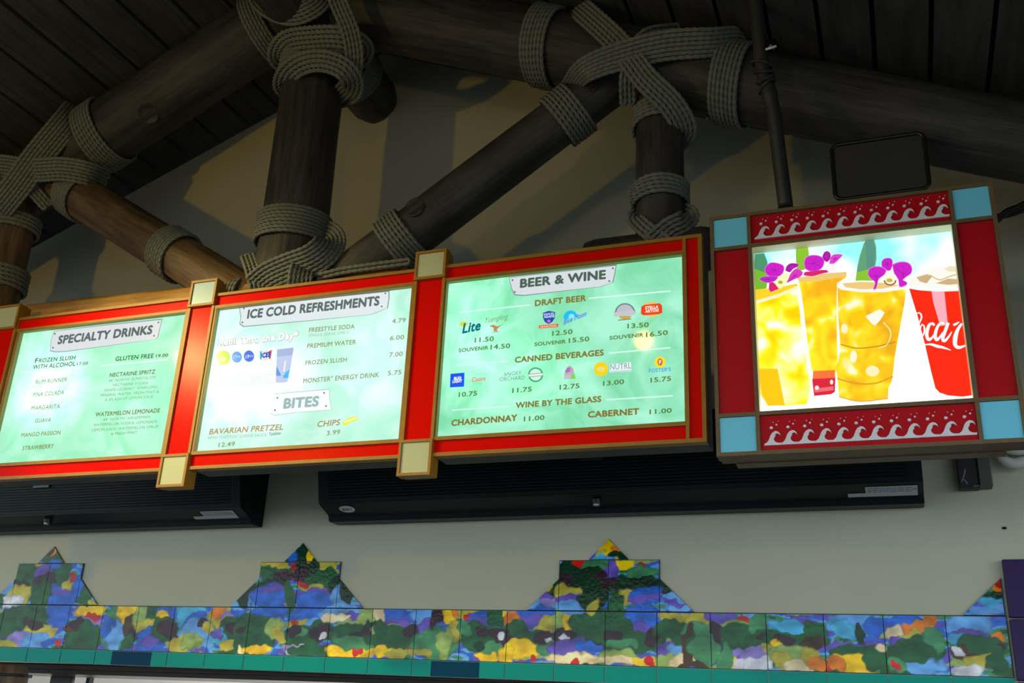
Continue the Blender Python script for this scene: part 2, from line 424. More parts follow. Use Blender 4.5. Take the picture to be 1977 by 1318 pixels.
lashing('crossed rope lashing binding strut and post to the right rafter', [
    ring_coil('rafter_right', 1062, 82, 6, R1, (-.12, 0)),
    band([(1105, 5, 3.9), (1125, 20, 3.66), (1195, 85, 3.60), (1245, 150, 3.61), (1295, 200, 3.68), (1320, 245, 3.78), (1312, 268, 3.88), (1285, 272, 3.96)], 5, R1),
    band([(1098, 172, 3.78), (1130, 135, 3.60), (1200, 108, 3.585), (1285, 88, 3.585), (1375, 82, 3.62), (1436, 80, 3.76), (1455, 120, 4.0)], 6, R1, pinch=.35),
    band([(1225, 95, 3.61), (1255, 68, 3.63), (1310, 60, 3.74)], 3, R1),
    band([(1222, 120, 3.62), (1212, 150, 3.64), (1212, 200, 3.74)], 3, R1),
    ring_coil('post_right', 1277, 235, 4, R1, (.0, .12))])
lashing('ring of rope on the right rafter beside the bamboo hanger', [ring_coil('rafter_right', 1418, 163, 6, R1, (-.12, 0))])
lashing('ring of rope on upper end of the dark right strut', [ring_coil('strut_right', 1100, 226, 6, R1)])
lashing('ring of rope on lower end of the dark right strut', [ring_coil('strut_right', 772, 458, 6, R1)])
lashing('rope rings at foot of the slim post behind the beer board', [
    ring_coil('post_right', 1276, 380, 4, R1, (0, .05)),
    band([(1255, 410, 3.93), (1228, 418, 3.81), (1234, 430, 3.72), (1255, 448, 3.69), (1285, 470, 3.69)], 3, R1),
    band([(1300, 408, 3.93), (1328, 415, 3.81), (1320, 428, 3.72), (1295, 440, 3.69), (1262, 468, 3.68)], 4, R1)])
lashing('ring of rope on the left rafter above the brown strut', [ring_coil('rafter_left', 197, 255, 6, R1, (.1, 0))])
lashing('crossed rope lashing at left edge where strut meets rafter', [
    band([(160, 198, 3.78), (125, 240, 3.62), (75, 300, 3.59), (35, 355, 3.60), (-5, 405, 3.66), (-30, 440, 3.8)], 7, R1),
    band([(-40, 322, 3.70), (0, 320, 3.63), (60, 328, 3.61), (120, 326, 3.63), (170, 335, 3.70), (205, 350, 3.86)], 6, R1),
    band([(45, 345, 3.64), (62, 365, 3.68), (92, 398, 3.76)], 3, R1),
    ring_coil('strut_left', 150, 385, 6, R1)])
lashing('ring of rope on lower end of the brown left strut', [ring_coil('strut_left', 330, 503, 6, R1)])
lashing('upper of two rope rings on the post at left edge', [ring_coil('post_left', 33, 440, 4, .0125)])
lashing('lower of two rope rings on the post at left edge', [ring_coil('post_left', 18, 548, 5, .0135)])
lashing('wound rope lashing at foot of the wide centre post', [
    ring_coil('king', 562, 447, 7, R1, (0.04, -.06)),
    band([(605, 448, 3.98), (636, 458, 3.78), (630, 480, 3.66), (600, 503, 3.625), (560, 518, 3.62), (520, 536, 3.63), (495, 556, 3.66)], 7, R1),
    band([(478, 492, 3.72), (486, 515, 3.66), (494, 545, 3.64), (500, 570, 3.66)], 3, R1),
    ring_coil('chord', 455, 545, 5, R1), band([(590, 505, 3.72), (584, 518, 3.63), (580, 535, 3.595), (578, 562, 3.61)], 5, R1),
    band([(612, 535, 3.67), (660, 523, 3.67), (720, 514, 3.67), (790, 505, 3.69)], 2, R1)])

# ================================================================== MENU BOARDS
B = 3.57; KB = B / 3.85
def bx(x): return x * KB
def bz(z): return 1.6 + (z - 1.6) * KB
SCR = B + .018
TXT_CACHE = {}
def glyphs(s, bold, shear, space):
    key = (s, bold, shear, space)
    if key in TXT_CACHE: return TXT_CACHE[key]
    c = bpy.data.curves.new('lettering', 'FONT'); c.body = s; c.size = 1; c.offset = 0; c.shear = shear; c.space_character = space; c.resolution_u = 3
    o = bpy.data.objects.new('lettering', c); COL.objects.link(o)
    dg = bpy.context.evaluated_depsgraph_get(); e = o.evaluated_get(dg); me = e.to_mesh()
    vs = [(v.co.x, v.co.y) for v in me.vertices]; fs = [tuple(p.vertices) for p in me.polygons]
    n = len(vs); d = bold * 1.3
    if d > 0:
        base_v, base_f = vs[:], fs[:]
        for q, (dx, dy) in enumerate(((d, 0), (-d, 0), (0, d), (0, -d), (.7 * d, .7 * d), (-.7 * d, .7 * d), (.7 * d, -.7 * d), (-.7 * d, -.7 * d))):
            vs += [(x + dx, y + dy) for x, y in base_v]; fs += [tuple(i + n * (q + 1) for i in f) for f in base_f]
    e.to_mesh_clear(); bpy.data.objects.remove(o); bpy.data.curves.remove(c)
    TXT_CACHE[key] = (vs, fs); return vs, fs
class Print:
    """flat printing on a panel: every colour is a material slot of one mesh"""
    def __init__(s, Y, tf): s.bm = BM(); s.Y = Y; s.tf = tf; s.mats = []; s.lay = 0
    def mi(s, rgb, st=1.0):
        m = rgb if not isinstance(rgb, tuple) else ink(rgb, st)
        if m not in s.mats: s.mats.append(m)
        return s.mats.index(m)
    def P(s, p, lay=0): x, y = s.tf(*p); return at(x, y, s.Y - .0009 - .0005 * lay)
    def text(s, body, p0, p1, cap, rgb, bold=.018, shear=0.0, lay=2, space=1.05):
        vs, fs = glyphs(body, bold, shear, space)
        if not vs: return
        x0 = min(v[0] for v in vs); x1 = max(v[0] for v in vs); H = .73
        a = s.P(p0, lay); b = s.P(p1, lay); up = s.P((p0[0], p0[1] - cap), lay); h = (up - a).z
        mi = s.mi(rgb); e = b - a; bv = []
        for (x, y) in vs:
            q = a + e * ((x - x0) / (x1 - x0)); bv.append(s.bm.verts.new((q.x, q.y, q.z + y / H * h)))
        for f in fs:
            try: ff = s.bm.faces.new([bv[i] for i in f]); ff.material_index = mi
            except ValueError: pass
    def poly(s, pts, rgb, lay=1, st=1.0):
        mi = s.mi(rgb, st); f = s.bm.faces.new([s.bm.verts.new(s.P(p, lay)) for p in pts]); f.material_index = mi
        f.normal_update()
        if f.normal.y > 0: f.normal_flip()
        return f
    def ell(s, c, rx, ry, rgb, lay=1, n=24, a0=0, a1=360, rot=0, st=1.0):
        pts = []; cr, sr = math.cos(math.radians(rot)), math.sin(math.radians(rot))
        full = a1 - a0 >= 360
        for k in range(n + (0 if full else 1)):
            t = math.radians(a0 + (a1 - a0) * k / n); u, v = math.cos(t) * rx, -math.sin(t) * ry
            pts.append((c[0] + u * cr - v * sr, c[1] + u * sr + v * cr))
        s.poly(pts, rgb, lay, st)
    def ring(s, c, rx, ry, w, rgb, lay=1, n=28, a0=0, a1=360):
        for k in range(n):
            t0 = math.radians(a0 + (a1 - a0) * k / n); t1 = math.radians(a0 + (a1 - a0) * (k + 1) / n)
            P = lambda t, q: (c[0] + math.cos(t) * (rx - q), c[1] - math.sin(t) * (ry - q))
            s.poly([P(t0, 0), P(t1, 0), P(t1, w), P(t0, w)], rgb, lay)
    def line(s, p0, p1, w, rgb, lay=1): s.poly([(p0[0], p0[1] - w / 2), (p1[0], p1[1] - w / 2), (p1[0], p1[1] + w / 2), (p0[0], p0[1] + w / 2)], rgb, lay)
    def stroke(s, pts, w, rgb, lay=2):
        C = spline([(p[0], p[1], 0) for p in pts], 8); n = len(C)
        ws = w if isinstance(w, (list, tuple)) else [w, w]
        for i in range(n - 1):
            def side(k):
                t = (C[min(n - 1, k + 1)] - C[max(0, k - 1)]).normalized(); q = k / (n - 1) * (len(ws) - 1); i0 = min(int(q), len(ws) - 2)
                ww = ws[i0] + (ws[i0 + 1] - ws[i0]) * (q - i0); nn = Vector((-t.y, t.x, 0)) * ww / 2
                return C[k] + nn, C[k] - nn
            a, b = side(i); c, d = side(i + 1)
            s.poly([(a.x, a.y), (c.x, c.y), (d.x, d.y), (b.x, b.y)], rgb, lay)
    def begin(s): s.keep = (s.bm, s.mats); s.bm = BM(); s.mats = []
    def end(s, parent, label): make('logo', s.bm, s.mats, parent, label); s.bm, s.mats = s.keep
    def done(s, name, parent): return make(name, s.bm, s.mats, parent)
def plaque(Y, tf, pts, rivets, title, parent, face=(222, 226, 230), edge=(130, 150, 150), tcol=(95, 110, 105)):
    p = Print(Y, tf); cx = sum(q[0] for q in pts) / len(pts); cy = sum(q[1] for q in pts) / len(pts)
    p.poly([(cx + (q[0] - cx) * 1.012 + 1, cy + (q[1] - cy) * 1.06) for q in pts], edge, 0)
    p.poly(pts, face, 1)
    for r in rivets: p.ell(r, 6, 6, (110, 115, 110), 2, 10)
    p.text(*title, tcol, .035, lay=2)
    return p.done('header_plaque', parent)

def board(name, label, x0, x1, ox0, ox1, screen, side_strip=None):
    z0, z1 = 2.708, 3.621; oz0, oz1 = 2.796, 3.536; w = .017
    t = thing(name, (bx((x0 + x1) / 2), B + .07, bz(z0)), label, 'menu board', 'illuminated menu boards')
    bm = BM(); box(bm, bx(x0) + .004, bx(x1) - .004, B + .036, B + .15, bz(z0) + .006, bz(z1) - .006); make('cabinet', bm, CAB, t)
    bm = BM(); e = .002
    def bar(a, b, c, d): rail(bm, bx(a), bx(b), B - (.006 if b - a > d - c else .0052), B + .036, bz(c), bz(d))
    bar(x0, x1, z1 - w, z1); bar(x0, x1, z0, z0 + w)
    xs = side_strip if side_strip else x1
    bar(x0, xs, oz1, oz1 + w); bar(x0, xs, oz0 - w, oz0)
    bar(ox0 - w, ox0, oz0 - w, oz1 + w); bar(ox1, ox1 + w, oz0 - w, oz1 + w)
    bar(x0, x0 + .006, z0, z1); bar(x1 - (w if side_strip else .006), x1, z0, z1)
    if side_strip: bar(xs - .004, xs + w - .006, z0, z1)
    make('frame', bm, GOLD, t)
    def panel(a, b, c, d): q = BM(); box(q, bx(a), bx(b), B + .004, B + .036, bz(c), bz(d)); make('red_panel', q, RED, t)
    panel(x0 + .006, xs, oz1 + w, z1 - w); panel(x0 + .006, xs, z0 + w, oz0 - w)
    if side_strip: panel(xs + w - .006, x1 - w, z0 + w, z1 - w)
    bm = BM(); q = .0015                                         # added strips, coloured for the screen light on the recess sides
    box(bm, bx(ox0), bx(ox0) + q, B - .004, SCR, bz(oz0), bz(oz1)); box(bm, bx(ox1) - q, bx(ox1), B - .004, SCR, bz(oz0), bz(oz1)); box(bm, bx(ox0), bx(ox1), B - .004, SCR, bz(oz1) - q, bz(oz1)); box(bm, bx(ox0), bx(ox1), B - .004, SCR, bz(oz0), bz(oz0) + q)
    make('reveal_light_strip', bm, mat('olive_reveal_light', (.40, .33, .12), .6), t)
    bm = BM(); box(bm, bx(ox0 - w), bx(ox1 + w), SCR, SCR + .006, bz(oz0 - w), bz(oz1 + w))
    sc = make('light_panel', bm, screen, t)
    return t, sc
MINT, PALE = (.30, .84, .52), (.50, .98, .76)
scr1 = backlit('menu_print_left', (.33, .90, .55), (.52, .98, .75), [(-3.78, 3.08, (.30, .32), 1.2), (-3.92, 3.15, (.16, .45), .6), (-3.25, 3.0, (.45, .35), .25)], .95)
scr2 = backlit('menu_print_middle', (.46, .88, .68), (.68, .98, .88), [(-2.62, 3.02, (.42, .30), 1.5), (-2.80, 3.2, (.25, .30), .5), (-2.05, 3.05, (.3, .4), .35)], 1.0)
scr3 = backlit('menu_print_right', (.22, .74, .42), (.42, .94, .68), [(-1.55, 3.12, (.26, .45), .35), (-1.35, 2.98, (.40, .30), .3), (-1.63, 3.2, (.12, .5), .3)], .98)
GB, DG, GN = (128, 122, 52), (74, 108, 70), (96, 116, 60)

# ---- specialty drinks
t1, s1 = board('menu_board', 'lit green menu board headed SPECIALTY DRINKS, leftmost of the row', -4.407, -3.262, -4.378, -3.287, scr1)
z5 = lambda x, y: (x / 3.295, 560 + y / 3.295)
plaque(SCR, z5, [(345, 262), (690, 222), (1028, 188), (1014, 245), (1000, 300), (985, 312), (700, 350), (415, 388), (350, 390), (320, 383), (324, 330)],
       [(349, 277), (337, 366), (1008, 205), (980, 290)], ('SPECIALTY DRINKS', (364, 342), (966, 276), 52), s1)
p = Print(SCR, z5)
p.text('F', (220, 462), (240, 460), 30, DG); p.text('ROZEN SLUSH', (246, 460), (478, 440), 26, DG); p.text('WITH ALCOHOL', (207, 503), (478, 480), 28, DG); p.text('17.50', (488, 478), (557, 472), 18, GN)
p.line((130, 522), (545, 492), 7, (235, 255, 250)); p.line((640, 480), (1070, 441), 7, (235, 255, 250))
p.text('GLUTEN FREE', (732, 450), (975, 430), 28, (70, 120, 60)); p.text('19.00', (990, 428), (1068, 421), 20, GN)
for s_, a_, b_ in (('RUM RUNNER', (225, 597), (425, 580)), ('PINA COLADA', (208, 678), (405, 662)), ('MARGARITA', (197, 763), (380, 750)), ('GUAVA', (220, 843), (322, 837)), ('MANGO PASSION', (133, 935), (382, 917)), ('STRAWBERRY', (140, 1018), (340, 1003))):
    p.text(s_, a_, b_, 27, (140, 138, 84), .012)
p.text('NECTARINE SPRITZ', (695, 552), (985, 530), 26, (105, 130, 70)); p.text('WATERMELON LEMONADE', (605, 803), (1015, 777), 27, (125, 130, 70))
for s_, a_, b_ in (('44° NORTH° SUNNYSLOPE', (690, 584), (990, 562)), ('NECTARINE VODKA,', (718, 612), (945, 597)), ('SANPELLEGRINO° SPARKLING', (662, 645), (1000, 622)), ('MINERAL WATER, FRESH MINT &', (640, 677), (1010, 653)), ('A SPLASH OF LEMON JUICE', (665, 706), (972, 684)),
                   ('44° NORTH° HAGERMAN', (655, 832), (952, 813)), ('WATERMELON VODKA, LEMONADE,', (592, 866), (1003, 843)), ('LEMON JUICE, WATERMELON SYRUP', (585, 898), (1005, 875)), ('& FRESH MINT', (705, 922), (870, 912))):
    p.text(s_, a_, b_, 18, (120, 150, 96), .0)
p.done('lettering', s1)

# ---- ice cold refreshments
t2, s2 = board('menu_board', 'lit pale menu board headed ICE COLD REFRESHMENTS, middle of the row', -3.118, -1.992, -3.098, -2.013, scr2)
z6 = lambda x, y: (370 + x / 3.469, 540 + y / 3.469)
plaque(SCR, z6, [(322, 178), (820, 130), (1318, 80), (1318, 130), (1308, 190), (1200, 232), (800, 270), (350, 310), (325, 292), (332, 250)],
       [(350, 192), (340, 285), (1297, 90), (1273, 178)], ('ICE COLD REFRESHMENTS', (370, 258), (1256, 168), 58), s2, (226, 236, 240))
plaque(SCR, z6, [(550, 765), (740, 750), (920, 735), (922, 800), (936, 868), (700, 886), (555, 905), (527, 890), (534, 850)],
       [(574, 790), (558, 872), (887, 757), (900, 845)], ('BITES', (612, 860), (850, 843), 66), s2, (250, 252, 255), (180, 205, 200), (158, 190, 190))
p = Print(SCR, z6)
p.text('Refill Thru the Day*', (174, 442), (714, 392), 46, (165, 175, 170), .075, lay=2, space=1.12); p.text('Refill Thru the Day*', (178, 439), (710, 391), 45, (255, 255, 255), .045, lay=3, space=1.12)
p.ell((212, 522), 47, 50, (170, 240, 60), 1); p.ell((303, 517), 34, 38, (80, 160, 245), 1); p.ell((384, 511), 35, 39, (60, 110, 235), 1)
p.text('18', (178, 550), (225, 546), 28, (240, 255, 220), .02); p.text('17', (278, 528), (300, 526), 24, (230, 245, 255), .01); p.text('99', (302, 522), (325, 520), 12, (230, 245, 255), 0); p.text('19', (360, 527), (384, 524), 24, (230, 240, 255), .02); p.text('99', (388, 518), (410, 516), 12, (230, 240, 255), 0)
p.begin(); p.poly([(455, 480), (470, 474), (470, 535), (458, 535)], (70, 200, 225)); p.poly([(512, 478), (540, 466), (530, 530), (516, 532)], (245, 95, 85)); p.poly([(474, 474), (510, 470), (510, 540), (476, 542)], (245, 225, 235))
p.text('ICEE', (462, 522), (528, 514), 32, (40, 90, 190), .05); p.end(s2, 'red and blue frozen drink logo')
p.begin(); p.poly([(572, 466), (684, 452), (664, 580), (642, 684), (600, 690), (562, 688), (566, 580)], (196, 208, 240)); p.poly([(572, 466), (684, 452), (676, 505), (570, 515)], (170, 188, 228), 2)
p.poly([(568, 575), (590, 620), (600, 640), (580, 645), (565, 640)], (90, 160, 250), 2); p.poly([(655, 600), (630, 618), (610, 650), (620, 660), (648, 655)], (70, 190, 250), 2); p.text('1', (612, 612), (624, 611), 70, (235, 240, 255), .03); p.end(s2, 'blue souvenir cup picture')
p.text('Coca-Cola freestyle', (200, 618), (357, 600), 16, (250, 150, 110), .0)
random.seed(3)
for k in range(6):
    q0, q1 = (152 - k * 3.4, 652 + k * 13), (548, 632 + k * 11.5); t = 0
    while t < .97:
        e = min(.99, t + random.uniform(.06, .16)); f = lambda u: (q0[0] + (q1[0] - q0[0]) * u, q0[1] + (q1[1] - q0[1]) * u)
        p.line(f(t), f(e), 3.2, (176, 205, 180)); t = e + .025
for s_, a_, b_, c_ in (('FREESTYLE SODA', (785, 350), (1090, 325), 30), ('PREMIUM WATER', (772, 458), (1100, 430), 31), ('FROZEN SLUSH', (760, 570), (1038, 548), 30), ('MONSTER° ENERGY DRINK', (745, 692), (1255, 650), 32)):
    p.text(s_, a_, b_, c_, (150, 158, 112), .016)
p.text('SINGLE SERVE ONLY', (780, 382), (1055, 360), 20, (165, 190, 160), 0)
for s_, a_, b_ in (('4.79', (1340, 292), (1433, 283)), ('6.00', (1327, 405), (1422, 397)), ('7.00', (1322, 517), (1413, 509)), ('5.75', (1312, 640), (1405, 632))): p.text(s_, a_, b_, 31, (150, 162, 128), .016)
p.text('BAVARIAN PRETZEL', (115, 1035), (612, 1003), 38, (190, 152, 100), .018, .12); p.text('WITH TOSTITOS° CHEESE SAUCE', (105, 1068), (500, 1046), 20, (150, 170, 140), 0); p.text('Tostitos', (515, 1043), (595, 1035), 22, (120, 135, 130), .015)
p.text('12.49', (178, 1120), (288, 1111), 30, (150, 160, 110), .016); p.text('CHIPS', (840, 985), (993, 972), 40, (176, 152, 104), .018, .12); p.text('3.99', (903, 1042), (993, 1032), 32, (150, 160, 115), .012)
p.begin(); p.poly([(1012, 955), (1030, 935), (1070, 920), (1108, 912), (1110, 938), (1060, 956), (1030, 976), (1014, 974)], (240, 240, 60), 1); p.text('Cheetos', (1022, 962), (1102, 930), 20, (255, 255, 190), .03); p.end(s2, 'yellow snack logo')
p.done('lettering', s2)

# ---- beer and wine
t3, s3 = board('menu_board', 'lit green menu board headed BEER & WINE, rightmost of the row', -1.852, -.663, -1.838, -.747, scr3, side_strip=-.742)
z7 = lambda x, y: (820 + x / 3.1386, 480 + y / 3.1386)
plaque(SCR, z7, [(513, 176), (830, 140), (1158, 102), (1150, 150), (1137, 205), (1060, 230), (820, 256), (600, 281), (545, 276), (528, 240)],
       [(532, 190), (546, 262), (1140, 118), (1118, 196)], ('BEER & WINE', (576, 235), (1098, 180), 52), s3, (216, 224, 228), (90, 120, 115), (78, 98, 88))
p = Print(SCR, z7); LW = (214, 255, 240)
p.text('DRAFT BEER', (667, 347), (978, 315), 36, GB, .03); p.text('CANNED BEVERAGES', (545, 690), (1085, 645), 35, GB, .03); p.text('WINE BY THE GLASS', (550, 965), (1070, 926), 35, GB, .03)
for q in (((205, 385), (640, 340)), ((995, 300), (1490, 256)), ((190, 706), (510, 680)), ((1115, 632), (1490, 599)), ((165, 978), (512, 955)), ((1100, 915), (1505, 890))): p.line(*q, 8, LW)
for s_, a_, b_ in (('11.50', (302, 568), (418, 558)), ('14.50', (398, 610), (517, 601)), ('12.50', (772, 527), (895, 515)), ('15.50', (872, 570), (997, 559)), ('13.50', (1228, 482), (1358, 473)), ('16.50', (1340, 535), (1473, 520)),
                   ('10.75', (205, 898), (317, 888)), ('11.75', (530, 873), (648, 863)), ('12.75', (817, 853), (938, 843)), ('13.00', (1080, 830), (1208, 818)), ('15.75', (1368, 810), (1493, 799)), ('11.00', (600, 1045), (725, 1035)), ('11.00', (1362, 1002), (1497, 992))):
    p.text(s_, a_, b_, 29, (92, 128, 64), .018)
for a_, b_ in (((205, 627), (385, 609)), ((665, 590), (855, 572)), ((1120, 552), (1325, 531))): p.text('SOUVENIR', a_, b_, 23, (96, 130, 66), .024)
p.text('CHARDONNAY', (160, 1073), (560, 1040), 37, (134, 114, 48), .03); p.text('CABERNET', (988, 1022), (1300, 1002), 37, (134, 114, 48), .03)
p.begin(); p.ell((236, 456), 26, 16, (215, 225, 90), 1); p.text('Lite', (226, 512), (338, 490), 60, (10, 118, 128), .03, .15); p.end(s3, 'teal lettered beer logo')
p.begin(); p.text('Yuengling', (366, 450), (506, 424), 34, (126, 152, 108), 0, .4)
p.poly([(390, 468), (415, 460), (440, 470), (485, 452), (455, 470), (438, 488), (440, 502), (418, 500), (416, 478)], (196, 140, 88)); p.line((408, 507), (455, 502), 4, (150, 180, 150)); p.end(s3, 'script beer logo over a brown eagle')
p.begin(); p.poly([(716, 388), (752, 376), (790, 384), (788, 420), (772, 445), (750, 456), (728, 444), (717, 420)], (30, 70, 180)); p.text('SAMUEL', (720, 404), (786, 398), 13, (235, 240, 255), .01); p.text('ADAMS', (722, 420), (785, 415), 15, (235, 240, 255), .02); p.ell((752, 438), 10, 9, (205, 120, 200), 2)
p.poly([(692, 464), (810, 454), (808, 474), (692, 484)], (222, 96, 44)); p.text('SEASONAL', (700, 480), (802, 470), 13, (255, 225, 190), .01); p.end(s3, 'blue shield beer logo over an orange strip')
p.begin(); p.ell((884, 414), 42, 40, (20, 196, 245), 1, 24, 8, 200); p.ell((890, 412), 18, 18, (140, 235, 250), 2); p.text('Blue Moon', (840, 460), (980, 404), 30, (90, 150, 225), .03, .25, lay=3); p.end(s3, 'blue half moon beer logo')
p.begin(); p.ell((1214, 390), 62, 60, (140, 148, 158), 1, 24, 0, 180); p.ell((1214, 388), 52, 50, (190, 192, 202), 2, 24, 0, 180); p.poly([(1146, 384), (1280, 372), (1278, 400), (1146, 412)], (196, 200, 206), 3); p.ell((1214, 406), 38, 22, (205, 165, 80), 1, 20, 180, 360)
p.line((1172, 433), (1252, 425), 6, (110, 140, 110)); p.ring((1214, 390), 62, 60, 5, (100, 110, 118), 3, 20, 5, 175); p.end(s3, 'grey domed emblem with banner')
p.begin(); p.ell((1376, 366), 60, 46, (232, 200, 100), 1); p.poly([(1312, 350), (1330, 340), (1425, 330), (1438, 345), (1440, 388), (1420, 396), (1325, 404), (1310, 394)], (236, 66, 22), 2); p.text('STELLA', (1336, 368), (1416, 360), 19, (255, 240, 230), .03, lay=3); p.text('ARTOIS', (1336, 388), (1418, 380), 17, (255, 240, 230), .03, lay=3); p.end(s3, 'red and gold beer logo')
p.begin(); p.poly([(156, 758), (241, 750), (238, 835), (153, 840)], (10, 84, 240)); p.text('BUD', (176, 795), (222, 791), 18, (240, 245, 255), .05); p.text('LIGHT', (168, 813), (226, 808), 16, (240, 245, 255), .04); p.end(s3, 'blue square beer logo')
p.begin(); p.text('Coors', (285, 807), (368, 798), 28, (236, 120, 110), .02, .2); p.text('LIGHT', (297, 822), (352, 817), 12, (160, 185, 175), 0); p.end(s3, 'red script beer logo')
p.begin(); p.text('ANGRY', (477, 773), (586, 761), 24, (108, 146, 128), .0); p.text('ORCHARD', (453, 803), (607, 791), 25, (108, 146, 128), .0); p.end(s3, 'serif cider logo')
p.begin(); p.ell((672, 763), 34, 34, (215, 245, 230), 1); p.ring((672, 763), 46, 45, 9, (70, 170, 130), 2); p.line((628, 768), (716, 760), 14, (225, 248, 236), 3); p.line((630, 760), (714, 752), 3, (80, 120, 110), 3); p.end(s3, 'round green and white emblem'); p.line((630, 776), (714, 768), 3, (80, 120, 110), 3)
p.begin(); p.poly([(844, 790), (848, 745), (862, 718), (880, 706), (900, 722), (905, 750), (916, 788)], (170, 190, 180)); p.poly([(850, 742), (864, 720), (884, 718), (880, 745), (860, 752)], (180, 110, 190), 2); p.poly([(884, 725), (902, 732), (900, 755), (880, 752)], (205, 160, 195), 2); p.poly([(890, 765), (905, 755), (915, 786), (888, 788)], (130, 215, 70), 2); p.poly([(850, 768), (880, 760), (884, 786), (848, 788)], (210, 185, 205), 2); p.end(s3, 'pink and green emblem')
p.begin(); p.ell((1068, 729), 43, 43, (250, 214, 10), 1); p.ell((1068, 729), 26, 16, (240, 222, 130), 2); p.end(s3, 'yellow disc')
p.begin(); p.poly([(1120, 700), (1250, 686), (1252, 742), (1120, 750)], (228, 244, 246)); p.text('NUTRL', (1124, 734), (1250, 724), 36, (130, 140, 152), -.012, lay=3); p.line((1126, 745), (1248, 737), 3, (150, 165, 170), 3); p.end(s3, 'white seltzer logo')
p.begin(); p.ell((1426, 686), 34, 33, (250, 226, 20), 1); p.ell((1426, 686), 15, 22, (205, 90, 70), 2); p.text('F', (1420, 698), (1433, 697), 24, (250, 235, 220), .04, lay=3); p.text("FOSTER'S", (1358, 750), (1492, 740), 23, (80, 170, 225), .02); p.end(s3, 'yellow disc over a blue beer name')
p.done('lettering', s3)

# ---- dividers between the boards
def divider(label, x0, x1, top, bot):
    t = thing('divider_post', (bx((x0 + x1) / 2), B + .02, bz(2.625)), label, 'sign divider', 'divider posts of the menu board row')
    bm = BM(); w = .014
    def bar(a, b, c, d, y0=B - .010, y1=B + .034): rail(bm, bx(a), bx(b), y0 + (0 if b - a > d - c else .0008), y1, bz(c), bz(d))
    for (c, d) in ((3.555, 3.702), (2.625, 2.787)):
        bar(x0, x1, d - w, d, B - .018); bar(x0, x1, c, c + w, B - .018); bar(x0, x0 + w, c, d, B - .018); bar(x1 - w, x1, c, d, B - .018)
        box(bm, bx(x0) + .004, bx(x1) - .004, B - .004, B + .06, bz(c) + .004, bz(d) - .004)
    bar(x0, x0 + .016, 2.787, 3.555); bar(x1 - .016, x1, 2.787, 3.555)
    make('frame', bm, GOLD, t)
    bm = BM(); box(bm, bx(x0 + .016), bx(x1 - .016), B, B + .034, bz(2.787), bz(3.555)); make('red_panel', bm, RED, t)
    for (c, d, m_) in ((3.555, 3.702, top), (2.625, 2.787, bot)):
        bm = BM(); box(bm, bx(x0 + w), bx(x1 - w), B - .012, B + .01, bz(c + w), bz(d - w)); make('corner_tile', bm, m_, t)
divider('red divider post at left edge, before the specialty drinks board', -4.57, -4.407, CREAM, CREAM)
divider('red divider post between specialty drinks and ice cold refreshments boards', -3.272, -3.112, SHADET, CREAM)
divider('red divider post between ice cold refreshments and beer boards', -2.002, -1.842, CREAM, CREAM)

# ================================================================== POSTER SIGN
PY = 3.5; KP = PY / 3.75
def qx(x): return x * KP
def qz(z): return 1.6 + (z - 1.6) * KP
pt = thing('poster_sign', (qx(-.08), PY + .06, qz(2.62)), 'square lit poster sign of iced drinks in a dark red wave frame', 'sign')
X0, X1, Z0, Z1 = -.612, .455, 2.618, 3.637; OX0, OX1, OZ0, OZ1 = -.446, .297, 2.786, 3.478; w = .016; sq = .135
bm = BM(); box(bm, qx(X0) + .004, qx(X1) - .004, PY + .062, PY + .11, qz(Z0) + .004, qz(Z1) - .004); box(bm, qx(X0) + .05, qx(X1) - .06, PY + .11, PY + .17, qz(Z0) + .0, qz(Z1) - .02); make('cabinet', bm, BROWN, pt)
bm = BM()
def bar(a, b, c, d): rail(bm, qx(a), qx(b), PY - (.008 if b - a > d - c else .007), PY + .062, qz(c), qz(d))
bar(X0, X1, Z1 - w, Z1); bar(X0, X1, Z0, Z0 + w); bar(X0, X0 + w, Z0, Z1); bar(X1 - w, X1, Z0, Z1)
bar(OX0 - w, OX0, Z0, Z1); bar(OX1, OX1 + w, Z0, Z1); bar(X0, X1, OZ1, OZ1 + w); bar(X0, X1, OZ0 - w, OZ0)
make('frame', bm, BROWN, pt)
for (a, b, c, d) in ((OX0, OX1, OZ1 + w, Z1 - w), (OX0, OX1, Z0 + w, OZ0 - w), (X0 + w, OX0 - w, OZ0, OZ1), (OX1 + w, X1 - w, OZ0, OZ1)):
    bm = BM(); box(bm, qx(a), qx(b), PY + .004, PY + .062, qz(c), qz(d)); rp = make('red_panel', bm, DRED, pt)
    if c > OZ1 or d < OZ0:                                    # raised border of curling waves and bubbles
        bm = BM(); n = 12; xa, xb = qx(a) + .012, qx(b) - .004; pw = (xb - xa) / n; zb = qz(c) + .024
        U = [(0, 0), (.12, .06), (.24, .17), (.32, .34), (.40, .54), (.52, .70), (.68, .79), (.84, .76), (.95, .64), (1.0, .50), (.93, .58), (.82, .64), (.72, .62), (.66, .54), (.70, .50), (.66, .46), (.60, .38), (.58, .26), (.64, .13), (.76, .05), (.90, .03), (1.02, .04), (1.02, -.10), (0, -.10)]
        for k in range(n):
            prism(bm, [(xa + (k + u) * pw, zb + v * pw) for u, v in U], PY - .003, PY + .006)
            for (u, v, rr) in ((.46, 1.02, .10), (.78, 1.20, .055), (.58, 1.36, .03), (.90, 1.42, .022)):
                if zb + v * pw + rr * pw > qz(d): continue
                prism(bm, [(xa + (k + u + rr * math.cos(q * math.pi / 6)) * pw, zb + (v + rr * .85 * math.sin(q * math.pi / 6)) * pw) for q in range(12)], PY - .002, PY + .006)
        fixn(bm); make('wave_relief', bm, WHITEP, rp)
